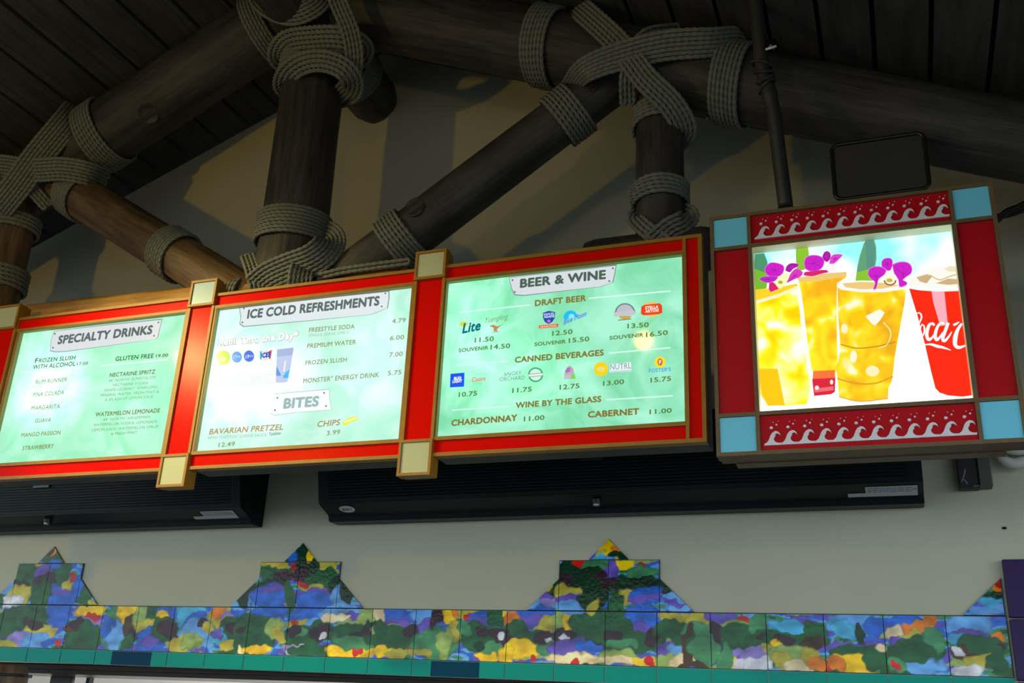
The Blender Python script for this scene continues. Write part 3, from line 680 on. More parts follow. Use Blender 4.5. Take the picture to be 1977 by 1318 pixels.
for (a, b) in ((X0 + w, OX0 - w), (OX1 + w, X1 - w)):
    for (c, d) in ((Z0 + w, OZ0 - w), (OZ1 + w, Z1 - w)):
        bm = BM(); box(bm, qx(a), qx(b), PY - .002, PY + .062, qz(c), qz(d)); make('corner_tile', bm, BLUET, pt)
PS = PY + .05
def poster_print():
    m = bpy.data.materials.new('poster_print'); m.use_nodes = True; N = m.node_tree; b = N.nodes['Principled BSDF']
    b.inputs['Base Color'].default_value = (.05, .05, .05, 1); b.inputs['Roughness'].default_value = .15
    g = N.nodes.new('ShaderNodeNewGeometry'); sx = N.nodes.new('ShaderNodeSeparateXYZ'); N.links.new(g.outputs['Position'], sx.inputs[0])
    nz = N.nodes.new('ShaderNodeTexNoise'); nz.inputs['Scale'].default_value = 5; nz.inputs['Detail'].default_value = 2; N.links.new(g.outputs['Position'], nz.inputs['Vector'])
    mr = N.nodes.new('ShaderNodeMapRange'); mr.inputs['From Min'].default_value = 3.0; mr.inputs['From Max'].default_value = 3.33; mr.inputs['To Min'].default_value = -.1; mr.inputs['To Max'].default_value = .75
    N.links.new(sx.outputs['Z'], mr.inputs['Value'])
    ad = N.nodes.new('ShaderNodeMath'); ad.operation = 'MULTIPLY_ADD'; ad.inputs[1].default_value = 1.5; ad.inputs[2].default_value = -.75; N.links.new(nz.outputs['Fac'], ad.inputs[0])
    a2 = N.nodes.new('ShaderNodeMath'); a2.operation = 'ADD'; a2.use_clamp = True; N.links.new(ad.outputs[0], a2.inputs[0]); N.links.new(mr.outputs[0], a2.inputs[1])
    cr = N.nodes.new('ShaderNodeValToRGB'); cr.color_ramp.elements[0].position = .15; cr.color_ramp.elements[0].color = (1, 1, 1, 1); cr.color_ramp.elements[1].position = .8; cr.color_ramp.elements[1].color = (.17, .52, .60, 1)
    N.links.new(a2.outputs[0], cr.inputs[0]); N.links.new(cr.outputs[0], b.inputs['Emission Color']); b.inputs['Emission Strength'].default_value = 1.9
    return m
def tea(name, cols, scale, seed):
    m = bpy.data.materials.new(name); m.use_nodes = True; N = m.node_tree; b = N.nodes['Principled BSDF']
    b.inputs['Base Color'].default_value = (.05, .04, .01, 1); b.inputs['Roughness'].default_value = .15
    g = N.nodes.new('ShaderNodeNewGeometry'); mp = N.nodes.new('ShaderNodeMapping'); mp.inputs['Location'].default_value = (seed, 0, seed); N.links.new(g.outputs['Position'], mp.inputs[0])
    nz = N.nodes.new('ShaderNodeTexNoise'); nz.inputs['Scale'].default_value = scale; nz.inputs['Detail'].default_value = 1.6; nz.inputs['Distortion'].default_value = .5
    N.links.new(mp.outputs[0], nz.inputs['Vector']); cr = N.nodes.new('ShaderNodeValToRGB'); E_ = cr.color_ramp.elements
    while len(E_) < len(cols): E_.new(.5)
    for e_, (q, c) in zip(E_, cols): e_.position = q; e_.color = (*c, 1)
    N.links.new(nz.outputs['Fac'], cr.inputs[0]); N.links.new(cr.outputs[0], b.inputs['Emission Color']); b.inputs['Emission Strength'].default_value = 1.1
    return m
bm = BM(); q = .0015
for (a, b, c, d) in ((qx(OX0), qx(OX0) + q, qz(OZ0), qz(OZ1)), (qx(OX1) - q, qx(OX1), qz(OZ0), qz(OZ1)), (qx(OX0), qx(OX1), qz(OZ1) - q, qz(OZ1)), (qx(OX0), qx(OX1), qz(OZ0), qz(OZ0) + q)): box(bm, a, b, PY - .004, PS, c, d)
make('reveal_light_strip', bm, REVEAL_LIGHT, pt)
bm = BM(); box(bm, qx(OX0 - w), qx(OX1 + w), PS, PS + .006, qz(OZ0 - w), qz(OZ1 + w)); pic = make('light_panel', bm, poster_print(), pt)
TEA1 = tea('iced_tea_bright', [(.30, (1, .62, .0)), (.45, (1, .85, .01)), (.56, (1, .98, .25)), (.66, (1, 1, .9))], 11, 1.3)
TEA2 = tea('iced_tea_amber', [(.30, (.86, .42, .01)), (.46, (1, .62, .01)), (.58, (1, .82, .02)), (.70, (1, .98, .75))], 12, 4.1)
TEA3 = tea('iced_tea_deep', [(.28, (.78, .40, .01)), (.45, (.95, .55, .01)), (.60, (1, .74, .02)), (.72, (1, .97, .72))], 14, 7.7)
z8 = lambda x, y: (1360 + x / 2.1265, 340 + y / 2.1265)
CR = [(z8, )]
p = Print(PS, z8)
WH = (255, 255, 255)
# leaves behind the glasses
p.poly([(206, 320), (245, 316), (258, 350), (262, 400), (255, 450), (206, 460)], (76, 150, 110), 1); p.poly([(206, 380), (262, 400), (255, 460), (206, 470)], (120, 190, 50), 2)
p.poly([(375, 292), (425, 286), (430, 330), (425, 380), (380, 390), (376, 340)], (140, 200, 45), 1)
p.poly([(620, 432), (628, 370), (640, 320), (655, 275), (668, 255), (695, 252), (705, 290), (706, 340), (696, 400), (690, 432)], (98, 165, 120), 1); p.poly([(620, 432), (624, 395), (700, 375), (692, 432)], (140, 200, 50), 2); p.poly([(660, 262), (690, 256), (700, 300), (694, 380), (668, 385)], (88, 150, 132), 2)
# middle glass
p.poly([(383, 420), (584, 398), (582, 415), (545, 440), (543, 560), (545, 690), (548, 790), (532, 815), (450, 815), (438, 780), (425, 700), (412, 590), (398, 480)], TEA2, 2)
p.poly([(380, 418), (450, 402), (584, 392), (583, 412), (480, 428), (395, 436)], (240, 205, 120), 3)
p.poly([(446, 800), (535, 795), (538, 830), (444, 832)], (255, 120, 60), 4); p.poly([(442, 832), (538, 826), (536, 885), (520, 895), (450, 902), (446, 870)], (222, 34, 60), 4); p.poly([(450, 872), (530, 862), (530, 878), (452, 888)], (245, 110, 120), 5)
p.ell((462, 868), 9, 9, (255, 235, 235), 6, 10); p.ell((522, 845), 7, 10, (255, 235, 235), 6, 10)
# left glass
p.poly([(206, 520), (300, 495), (386, 450), (384, 470), (396, 600), (412, 720), (430, 800), (438, 840), (430, 900), (420, 935), (300, 946), (255, 945), (232, 900), (220, 840), (212, 700)], TEA1, 5)
p.poly([(206, 466), (300, 456), (380, 440), (388, 456), (300, 492), (207, 520)], (255, 215, 40), 6); p.poly([(206, 512), (300, 484), (384, 448), (387, 458), (300, 498), (206, 526)], (255, 246, 200), 7)
p.poly([(380, 474), (388, 470), (440, 800), (440, 850), (432, 850)], (255, 255, 235), 7)
p.poly([(222, 790), (300, 790), (330, 940), (262, 942), (236, 900)], (255, 205, 10), 6)
# right glass
p.poly([(546, 446), (830, 450), (822, 520), (800, 640), (782, 740), (776, 800), (770, 840), (756, 870), (754, 912), (680, 926), (600, 922), (552, 905), (548, 850), (542, 800), (552, 740), (556, 680), (548, 560)], TEA3, 5)
p.poly([(545, 436), (640, 428), (760, 430), (832, 446), (828, 462), (740, 476), (640, 476), (560, 466), (546, 454)], (255, 250, 240), 6); p.poly([(566, 440), (640, 434), (740, 438), (800, 448), (730, 462), (640, 464), (580, 456)], (238, 205, 130), 7)
p.poly([(660, 575), (720, 545), (740, 560), (722, 590), (700, 615), (682, 600)], (255, 252, 235), 6); p.poly([(600, 560), (660, 548), (668, 590), (640, 620), (600, 600)], (255, 205, 5), 6)
p.ell((690, 800), 28, 22, (255, 246, 190), 6); p.ell((612, 740), 14, 26, (255, 250, 215), 6); p.ell((575, 625), 14, 20, (255, 245, 200), 6)
p.stroke([(560, 690), (620, 705), (700, 700), (785, 680)], 5, (210, 140, 20), 7); p.stroke([(545, 830), (620, 850), (700, 850), (775, 822)], 6, (225, 160, 40), 7); p.stroke([(552, 905), (640, 924), (756, 912)], 6, (235, 180, 90), 7)
p.stroke([(735, 600), (765, 640), (750, 690), (715, 705)], 5, (255, 235, 160), 7)
# cola cup
p.poly([(835, 436), (870, 405), (940, 380), (1000, 366), (1040, 370), (1064, 400), (1072, 470), (950, 470), (850, 460)], (255, 250, 240), 2)
for q in ([(870, 415), (915, 402), (935, 412), (912, 440), (885, 432)], [(950, 440), (1000, 420), (1062, 424), (1064, 440), (1000, 446)]): p.poly(q, (205, 180, 130), 3)
p.poly([(985, 380), (1010, 368), (1035, 372), (1050, 392), (1005, 392)], (238, 228, 196), 3)
p.stroke([(925, 405), (965, 425), (1010, 410), (1062, 398)], 5, (214, 194, 140), 3)
p.poly([(836, 442), (880, 452), (960, 458), (1070, 450), (1074, 470), (960, 474), (880, 468), (840, 458)], WH, 4)
p.poly([(840, 460), (880, 468), (960, 473), (1078, 466), (1112, 700), (1130, 895), (1060, 905), (1000, 900), (965, 888), (948, 870), (930, 800), (905, 690), (875, 575)], (255, 40, 8), 3)
p.poly([(932, 472), (985, 472), (992, 540), (1000, 610), (968, 615), (952, 560), (940, 520)], (255, 178, 190), 4)
# script lettering on the cup
sc = lambda x, y: (638 + x * 1.4025 * .9999 / 2.0 * 1.0, y)
q_ = lambda x, y: ((1660 - 1360) * 2.1265 + x * (230 / 1516) * 2.1265, (600 - 340) * 2.1265 + y * (200 / 1318) * 2.1265)
def st(pts, w_): p.stroke([q_(*t) for t in pts], [v * .3226 for v in w_], WH, 6)
st([(722, 30), (765, 28), (786, 75), (768, 130), (758, 165)], [12, 20, 22, 8])                     # tail of the first letter
st([(782, 165), (818, 195), (820, 270), (798, 325)], [10, 24, 14])                                   # o
st([(800, 175), (776, 200), (770, 250)], [10, 16, 14])
st([(948, 185), (925, 160), (880, 185), (852, 290), (870, 360), (910, 350), (955, 290)], [30, 30, 42, 44, 32, 18])   # c
st([(1075, 170), (1040, 150), (990, 200), (960, 300), (975, 365), (1010, 345), (1060, 270)], [24, 26, 40, 44, 30, 18])  # a bowl
st([(1125, 150), (1085, 260), (1055, 350), (1080, 380), (1130, 330), (1170, 265)], [40, 42, 42, 28, 14])   # a stem
st([(1190, 180), (1225, 165), (1265, 140)], [26, 30, 14])                                            # dash
st([(1300, 160), (1250, 230), (1215, 340), (1215, 430), (1260, 465), (1345, 440)], [26, 40, 60, 50, 40, 20])  # C
st([(815, 432), (900, 425), (990, 450), (1060, 465), (1160, 500)], [10, 26, 40, 30, 8])               # ribbon
# orchids
MG, MD, ML_ = (208, 30, 205), (168, 20, 160), (235, 120, 225)
fa = lambda x, y: ((1440 + x / 6.5917 - 1360) * 2.1265, (440 + y / 6.5917 - 340) * 2.1265)
fb = lambda x, y: ((1660 + x / 6.5913 - 1360) * 2.1265, (440 + y / 6.5913 - 340) * 2.1265)
PK = (222, 34, 112); LAY = [8]
def petal(fn, pts, col=MG, vein=MD):
    LAY[0] += .25; l = LAY[0]; C = spline([(*fn(*q), 0) for q in pts + pts[:1]], 5)[:-1]; cx = sum(c.x for c in C) / len(C); cy = sum(c.y for c in C) / len(C)
    p.poly([(cx + (c.x - cx) * 1.07, cy + (c.y - cy) * 1.07) for c in C], ML_, l); p.poly([(c.x, c.y) for c in C], col, l + .1)
    n = len(C)
    for k in range(0, n, max(1, n // 7)):
        q = C[k]; p.stroke([(cx, cy), (cx + (q.x - cx) * .45, cy + (q.y - cy) * .45 + .6), (cx + (q.x - cx) * .85, cy + (q.y - cy) * .85)], [2.2, .6], vein, l + .2)
petal(fa, [(745, 440), (770, 380), (830, 352), (920, 355), (980, 390), (990, 450), (960, 510), (900, 540), (820, 545), (760, 510)])
petal(fa, [(975, 360), (1000, 310), (1040, 298), (1075, 330), (1070, 390), (1030, 430), (990, 400)], MD, MG)
petal(fa, [(1065, 450), (1080, 380), (1110, 345), (1160, 335), (1225, 345), (1190, 390), (1150, 430), (1110, 455)], (226, 70, 214))
petal(fa, [(740, 600), (760, 560), (850, 550), (960, 535), (1050, 540), (1060, 560), (960, 580), (850, 610)], PK, PK)
p.poly([fa(*q) for q in ((1000, 470), (1060, 455), (1130, 455), (1130, 570), (1065, 570), (1010, 520))], (255, 245, 250), LAY[0] + .4)
LAY[0] += 1
petal(fa, [(505, 540), (520, 490), (560, 455), (620, 450), (670, 468), (640, 500), (600, 520), (560, 560)], MD, MG)
petal(fa, [(245, 520), (270, 480), (320, 445), (400, 450), (470, 480), (480, 530), (460, 580), (420, 610), (370, 620), (300, 610), (255, 570)])
petal(fa, [(170, 650), (215, 625), (300, 615), (400, 625), (370, 670), (300, 695), (230, 685)], (190, 40, 200))
petal(fa, [(520, 700), (545, 640), (580, 570), (640, 520), (700, 545), (720, 575), (690, 620), (620, 650), (560, 680)], (222, 60, 196))
p.poly([fa(*q) for q in ((420, 620), (470, 580), (530, 570), (560, 600), (540, 650), (500, 720), (450, 770), (400, 750), (360, 690))], (252, 250, 190), LAY[0] + .5)
petal(fa, [(300, 700), (340, 690), (380, 720), (410, 770), (370, 790), (320, 810), (295, 770)], PK, PK); p.ell(fa(440, 690), 10, 7, (190, 180, 40), LAY[0] + .5, 12)
petal(fb, [(280, 430), (310, 395), (370, 385), (410, 410), (410, 480), (380, 540), (330, 530), (285, 490)])
petal(fb, [(105, 590), (120, 530), (170, 500), (250, 495), (320, 525), (325, 570), (290, 610), (240, 650), (220, 720), (205, 765), (175, 770), (195, 690), (140, 640)])
petal(fb, [(420, 470), (480, 445), (560, 435), (630, 460), (660, 520), (645, 580), (590, 620), (550, 660), (600, 690), (580, 725), (510, 740), (490, 650), (440, 570)])
p.poly([fb(*q) for q in ((370, 540), (420, 560), (470, 620), (480, 680), (450, 710), (390, 722), (330, 710), (290, 680), (300, 620), (330, 560))], (252, 248, 232), LAY[0] + .5)
p.ring(fb(385, 665), 26, 22, 6, (176, 90, 70), LAY[0] + .6, 16, 180, 360); p.ell(fb(378, 665), 13, 8, (196, 190, 30), LAY[0] + .7, 12)
# cut the print off at the opening
for f_no, (co, no) in enumerate((((qx(OX1) + .006, 0, 0), (1, 0, 0)), ((qx(OX0) - .006, 0, 0), (-1, 0, 0)), ((0, 0, qz(OZ1) + .008), (0, 0, 1)))):
    bmesh.ops.bisect_plane(p.bm, geom=p.bm.verts[:] + p.bm.edges[:] + p.bm.faces[:], plane_co=co, plane_no=no, clear_outer=True)
p.done('drinks_picture', pic)

# ================================================================== AIR CURTAINS
def air_curtain(label, x0, x1, nozzle, tag_x, oval=None):
    t = thing('air_curtain', ((x0 + x1) / 2, 4.4, 2.55), label, 'air curtain', 'black air curtains over the serving hatch')
    prof = [(4.497, 2.97), (4.24, 2.97), (4.24, 2.80), (4.285, 2.625), (4.39, 2.586), (4.40, 2.560), (4.497, 2.562)]
    bm = BM(); prism_x(bm, prof, x0, x1); fixn(bm); bmesh.ops.bevel(bm, geom=bm.edges[:], offset=.004, segments=2, affect='EDGES'); make('housing', bm, BLACK, t)
    bm = BM(); k = 0                                             # ribs of the intake grille on the sloping face
    for i in range(11):
        f = .06 + i * .08; y = 4.24 + .045 * f; z = 2.80 - .175 * f
        prism_x(bm, [(y - .0012, z + .003), (y - .0012, z - .003), (y + .006, z - .003), (y + .006, z + .003)], x0 + .06, x1 - .06)
    fixn(bm); make('intake_grille', bm, mat('grille_black', (.002, .006, .009), .6, .1), t)
    bm = BM(); box(bm, nozzle - .055, nozzle + .055, 4.236, 4.25, 2.765, 2.785); make('display_strip', bm, mat('smoked_plastic', (.03, .06, .06), .2), t)
    bm = BM(); r = bmesh.ops.create_cone(bm, cap_ends=True, segments=20, radius1=.02, radius2=.018, depth=.034, matrix=Matrix.Translation((nozzle, 4.335, 2.598)) @ Matrix.Rotation(.35, 4, 'X'))
    se = make('sensor', bm, mat('black_plastic', (.006, .006, .008), .4), t)
    bm = BM(); bmesh.ops.create_uvsphere(bm, u_segments=16, v_segments=8, radius=.015, matrix=Matrix.Translation((nozzle, 4.331, 2.584)) @ Matrix.Diagonal((1, 1, .5, 1))); make('lens', bm, mat('pale_lens', (.6, .58, .55), .2), se, label='pale domed lens')
    def slope(x, f, off=.002):                                   # a point on the lower bevel
        return Vector((x, 4.285 + .105 * f - off * .35, 2.625 - .039 * f - off))
    bm = BM()
    for (a, b, f0, f1) in ((tag_x - .20, tag_x, .22, .62), (tag_x - .27, tag_x, .62, .85)):
        vs = [bm.verts.new(slope(*q)) for q in ((a, f0), (b, f0), (b, f1), (a, f1))]; bm.faces.new(vs[::-1])
    r = bmesh.ops.extrude_face_region(bm, geom=bm.faces[:]); bmesh.ops.translate(bm, verts=[v for v in r['geom'] if isinstance(v, bmesh.types.BMVert)], vec=(0, -.0004, -.001))
    fixn(bm); lb = make('data_label', bm, LABEL, t)
    bm = BM()
    random.seed(int(tag_x * 100) % 97)
    for i in range(3):
        a = tag_x - .19
        while a < tag_x - .02:
            e = a + random.uniform(.01, .03); f = .30 + i * .11
            vs = [bm.verts.new(slope(*q, .0042)) for q in ((a, f), (e, f), (e, f + .03), (a, f + .03))]; bm.faces.new(vs[::-1]); a = e + .006
    make('fine_print', bm, mat('label_ink', (.12, .13, .17), .6), lb)
    if oval:
        bm = BM(); bm.faces.new([bm.verts.new(slope(oval + .042 * math.cos(a), .45 + .26 * math.sin(a))) for a in [-2 * math.pi * k / 24 for k in range(24)]])
        r = bmesh.ops.extrude_face_region(bm, geom=bm.faces[:]); bmesh.ops.translate(bm, verts=[v for v in r['geom'] if isinstance(v, bmesh.types.BMVert)], vec=(0, -.0004, -.001)); fixn(bm)
        bd = make('badge', bm, mat('badge_white', (.6, .6, .6), .4), t, label='white oval badge')
        bm = BM()
        for (a, e) in ((-.028, -.012), (-.009, .004), (.007, .014), (.020, .026)):
            vs = [bm.verts.new(slope(oval + q[0], q[1], .0042)) for q in ((a, .38), (e, .38), (e, .54), (a, .54))]; bm.faces.new(vs[::-1])
        make('fine_print', bm, MATS['label_ink'], bd)
    return t
air_curtain('long black air curtain on the wall under the beer board and poster sign', -2.655, .118, at(1148, 960, 4.3).x, .095, at(668, 980, 4.32).x)
air_curtain('black air curtain under specialty drinks board, cut off by left edge', -6.0, -3.105, at(83, 1003, 4.3).x, -3.17)

# ================================================================== HANGERS, PANEL, BRACKET, CABLES
HY = 3.52
pa, pb, pc, pe = at(1517, 400, HY + .07), at(1493, 215, HY + .02), at(1472, 130, HY - .0), at(1455, -30, HY - .05)
t = thing('hanger_pole', pa, 'thin dark bamboo pole hanging from the ceiling to the poster sign', 'pole')
def tube(bm, pts, r, sides=14, cap=True):
    C = pts if len(pts) > 6 else spline(pts, 10); rings = []; n = len(C); ref = None
    for i in range(n):
        tg = (C[min(n - 1, i + 1)] - C[max(0, i - 1)]).normalized()
        if ref is None:
            ref = tg.cross(Vector((0, 1, 0)))
            if ref.length < .1: ref = tg.cross(Vector((1, 0, 0)))
        ref = (ref - tg * ref.dot(tg)).normalized(); w_ = tg.cross(ref); rr = r(i / (n - 1)) if callable(r) else r
        rings.append([bm.verts.new(C[i] + (ref * math.cos(2 * math.pi * j / sides) + w_ * math.sin(2 * math.pi * j / sides)) * rr) for j in range(sides)])
    for A, Bq in zip(rings, rings[1:]):
        for j in range(sides): bm.faces.new((A[j], A[(j + 1) % sides], Bq[(j + 1) % sides], Bq[j])).smooth = True
    if cap: bm.faces.new(rings[0][::-1]); bm.faces.new(rings[-1])
bm = BM(); tube(bm, [pa, pa.lerp(pb, .5), pb, pc, pc.lerp(pe, .5), pe + (pe - pc) * .9], lambda u: .0285 + .0035 * (1 if abs(u - .48) < .03 else 0))
make('pole', bm, mat('dark_bamboo', (.030, .030, .028), .45, noise_amt=.5, noise_scale=12), t)
bm = BM()
for k in range(4):
    c = pc.lerp(pb, k * .16 - .05); ax = (pc - pb).normalized(); u = ax.cross(Vector((0, 1, 0))).normalized(); w_ = ax.cross(u)
    rope(bm, [c + (u * math.cos(a) + w_ * math.sin(a)) * .035 + ax * .02 * math.cos(a + k) for a in [2 * math.pi * j / 24 for j in range(24)]], .007, True)
make('binding', bm, mat('dark_cord', (.025, .027, .028), .7), t)
bm = BM(); cpt = at(1490, 88, 3.5)                              # small dark clip beside the pole, its white glint built as a pale tube
bmesh.ops.create_uvsphere(bm, u_segments=16, v_segments=10, radius=.03, matrix=Matrix.Translation(cpt) @ Matrix.Diagonal((.8, .9, 1.1, 1)))
t = make('camera_dome', bm, mat('gloss_black', (.004, .004, .005), .1), None, 'tiny dark glossy dome beside the top of the hanging pole', 'camera', smooth=True)
bm = BM(); tube(bm, [cpt + Vector((-.022, -.012, -.022)), cpt + Vector((0, -.024, -.028)), cpt + Vector((.018, -.018, -.020))], .005); make('rim', bm, mat('painted_glint', (.75, .9, .92), .2), t, label='white glint built as a pale tube')  # this rim is the modelled glint, not a part of the dome

# flat panel above the poster
q0, q1, q2, q3 = at(1606, 282, 3.66), at(1783, 258, 3.66), at(1795, 368, 3.66), at(1612, 384, 3.66)
xa, xb = (q0.x + q3.x) / 2, (q1.x + q2.x) / 2; za, zb = (q2.z + q3.z) / 2, (q0.z + q1.z) / 2
t = thing('heater_panel', ((xa + xb) / 2, 3.66, za), 'flat dark panel with rounded black rim standing above the poster sign', 'panel')
def rrect(x0, x1, z0, z1, r, n=6):
    o = []
    for (cx, cz_, a0) in ((x1 - r, z1 - r, 0), (x0 + r, z1 - r, 90), (x0 + r, z0 + r, 180), (x1 - r, z0 + r, 270)):
        for k in range(n + 1): a = math.radians(a0 + 90 * k / n); o.append((cx + r * math.cos(a), cz_ + r * math.sin(a)))
    return o
bm = BM(); prism(bm, rrect(xa + .006, xb - .006, za + .006, zb - .006, .022), 3.655, 3.685); fixn(bm); make('face', bm, mat('dark_brown_panel', (.030, .027, .024), .6, noise_amt=.2), t)
bm = BM(); tube(bm, [Vector((x_, 3.655, z_)) for x_, z_ in rrect(xa, xb, za, zb, .028)] + [Vector((xb, 3.655, zb - .028))], .0085, 10, False); make('rim', bm, mat('satin_black', (.008, .008, .009), .3), t)
for s_ in (.25, .75):
    bm = BM(); box(bm, xa + (xb - xa) * s_ - .015, xa + (xb - xa) * s_ + .015, 3.66, 3.675, qz(Z1) - .05, za + .02)
    make('foot', bm, BLACK, t)

# bracket under the poster
KY = 4.44
zbm = at(1885, 941, KY).z; xl = at(1853, 942, KY).x; xr = at(1918, 940, KY).x
t = thing('wall_bracket', ((xl + xr) / 2, KY + .03, zbm), 'dark steel bracket fixed to the wall under lower right of the poster sign', 'bracket')
bm = BM(); box(bm, xl, xr - .05, KY, 4.499, zbm, 2.96, bev=.003); make('plate', bm, mat('scuffed_black', (.008, .008, .012), .5), t)
bm = BM(); box(bm, xr - .05, xr, KY - .012, 4.499, zbm + .004, 2.96, bev=.004); make('arm', bm, mat('brown_steel', (.07, .06, .055), .5), t)
bm = BM(); random.seed(9)
for (px, py, px2, py2) in ((1856, 930, 1863, 905), (1860, 925, 1868, 935), (1880, 938, 1892, 937), (1894, 930, 1896, 915)):
    tube(bm, [at(px, py, KY - .001), at((px + px2) / 2 + 1, (py + py2) / 2, KY - .001), at(px2, py2, KY - .001)], .003, 6)
make('paint_scuff', bm, mat('scuff_grey', (.2, .22, .27), .8), t, label='pale scratched paint')

# white conduit elbow behind the lower right corner of the poster
bm = BM(); tube(bm, [at(1925, 868, 4.44), at(1940, 888, 4.44), at(1962, 894, 4.44), at(1990, 880, 4.44), at(2010, 850, 4.44)], .022)
make('conduit_elbow', bm, mat('white_pipe', (.55, .54, .52), .4), None, 'white curved pipe on the wall below right corner of poster sign', 'pipe')
bm = BM(); tube(bm, [at(1925, 845, 4.40), at(1950, 862, 4.38), at(1985, 862, 4.40), at(2020, 850, 4.44)], .03)
make('conduit_elbow', bm, MATS['white_pipe'], None, 'upper white pipe bend tucked behind lower right corner of poster sign', 'pipe')
bm = BM(); tube(bm, [at(1925, 425, 4.2), at(1945, 408, 4.15), at(1970, 398, 4.12), at(2010, 375, 4.08), at(2060, 330, 4.05)], .014); tube(bm, [at(1925, 418, 4.22), at(1950, 414, 4.2), at(1985, 400, 4.18), at(2030, 370, 4.15)], .012)
make('power_cable', bm, mat('cable_black', (.010, .010, .012), .45), None, 'black cables looping behind upper right corner of poster sign', 'cable')
bm = BM(); bmesh.ops.create_uvsphere(bm, u_segments=10, v_segments=8, radius=.007, matrix=Matrix.Translation(at(1939, 1019, 4.497)) @ Matrix.Diagonal((1.4, .6, .8, 1)))
make('screw_head', bm, BLACK, None, 'tiny dark screw in the plaster above the purple panel', 'screw')

# ================================================================== TILE FRIEZE
SL = -.0083
def zs(x, z): return z + SL * (x + 4.26)
TP = .2325; X00 = -1.245                                         # a grout line; tiles repeat every TP
PEAKS = (-4.465, -2.843, -1.229, .606)
tiles = []                                                       # (x0, x1, z0, z1, cut planes)
x = X00 - TP * 20
while x < .38:
    if x + TP > -6.0: tiles.append((x, min(x + TP, .372), 1.935, 2.163, []))
    x += TP
for pk in PEAKS:
    c = pk - .004
    tiles.append((c - TP, c, 2.166, 2.39, [])); tiles.append((c, c + TP, 2.166, 2.39, []))
    for s_ in (-1, 1):
        a, b = (c - 2 * TP, c - TP) if s_ < 0 else (c + TP, c + 2 * TP)
        tiles.append((a, b, 2.166, 2.34, [((c + s_ * .235, 0, 2.305), (s_ * .145, 0, .155))]))
    tiles.append((c - .12, c + .12, 2.393, 2.50, [((c, 0, 2.484), (.100, 0, .104)), ((c, 0, 2.484), (-.100, 0, .104))]))
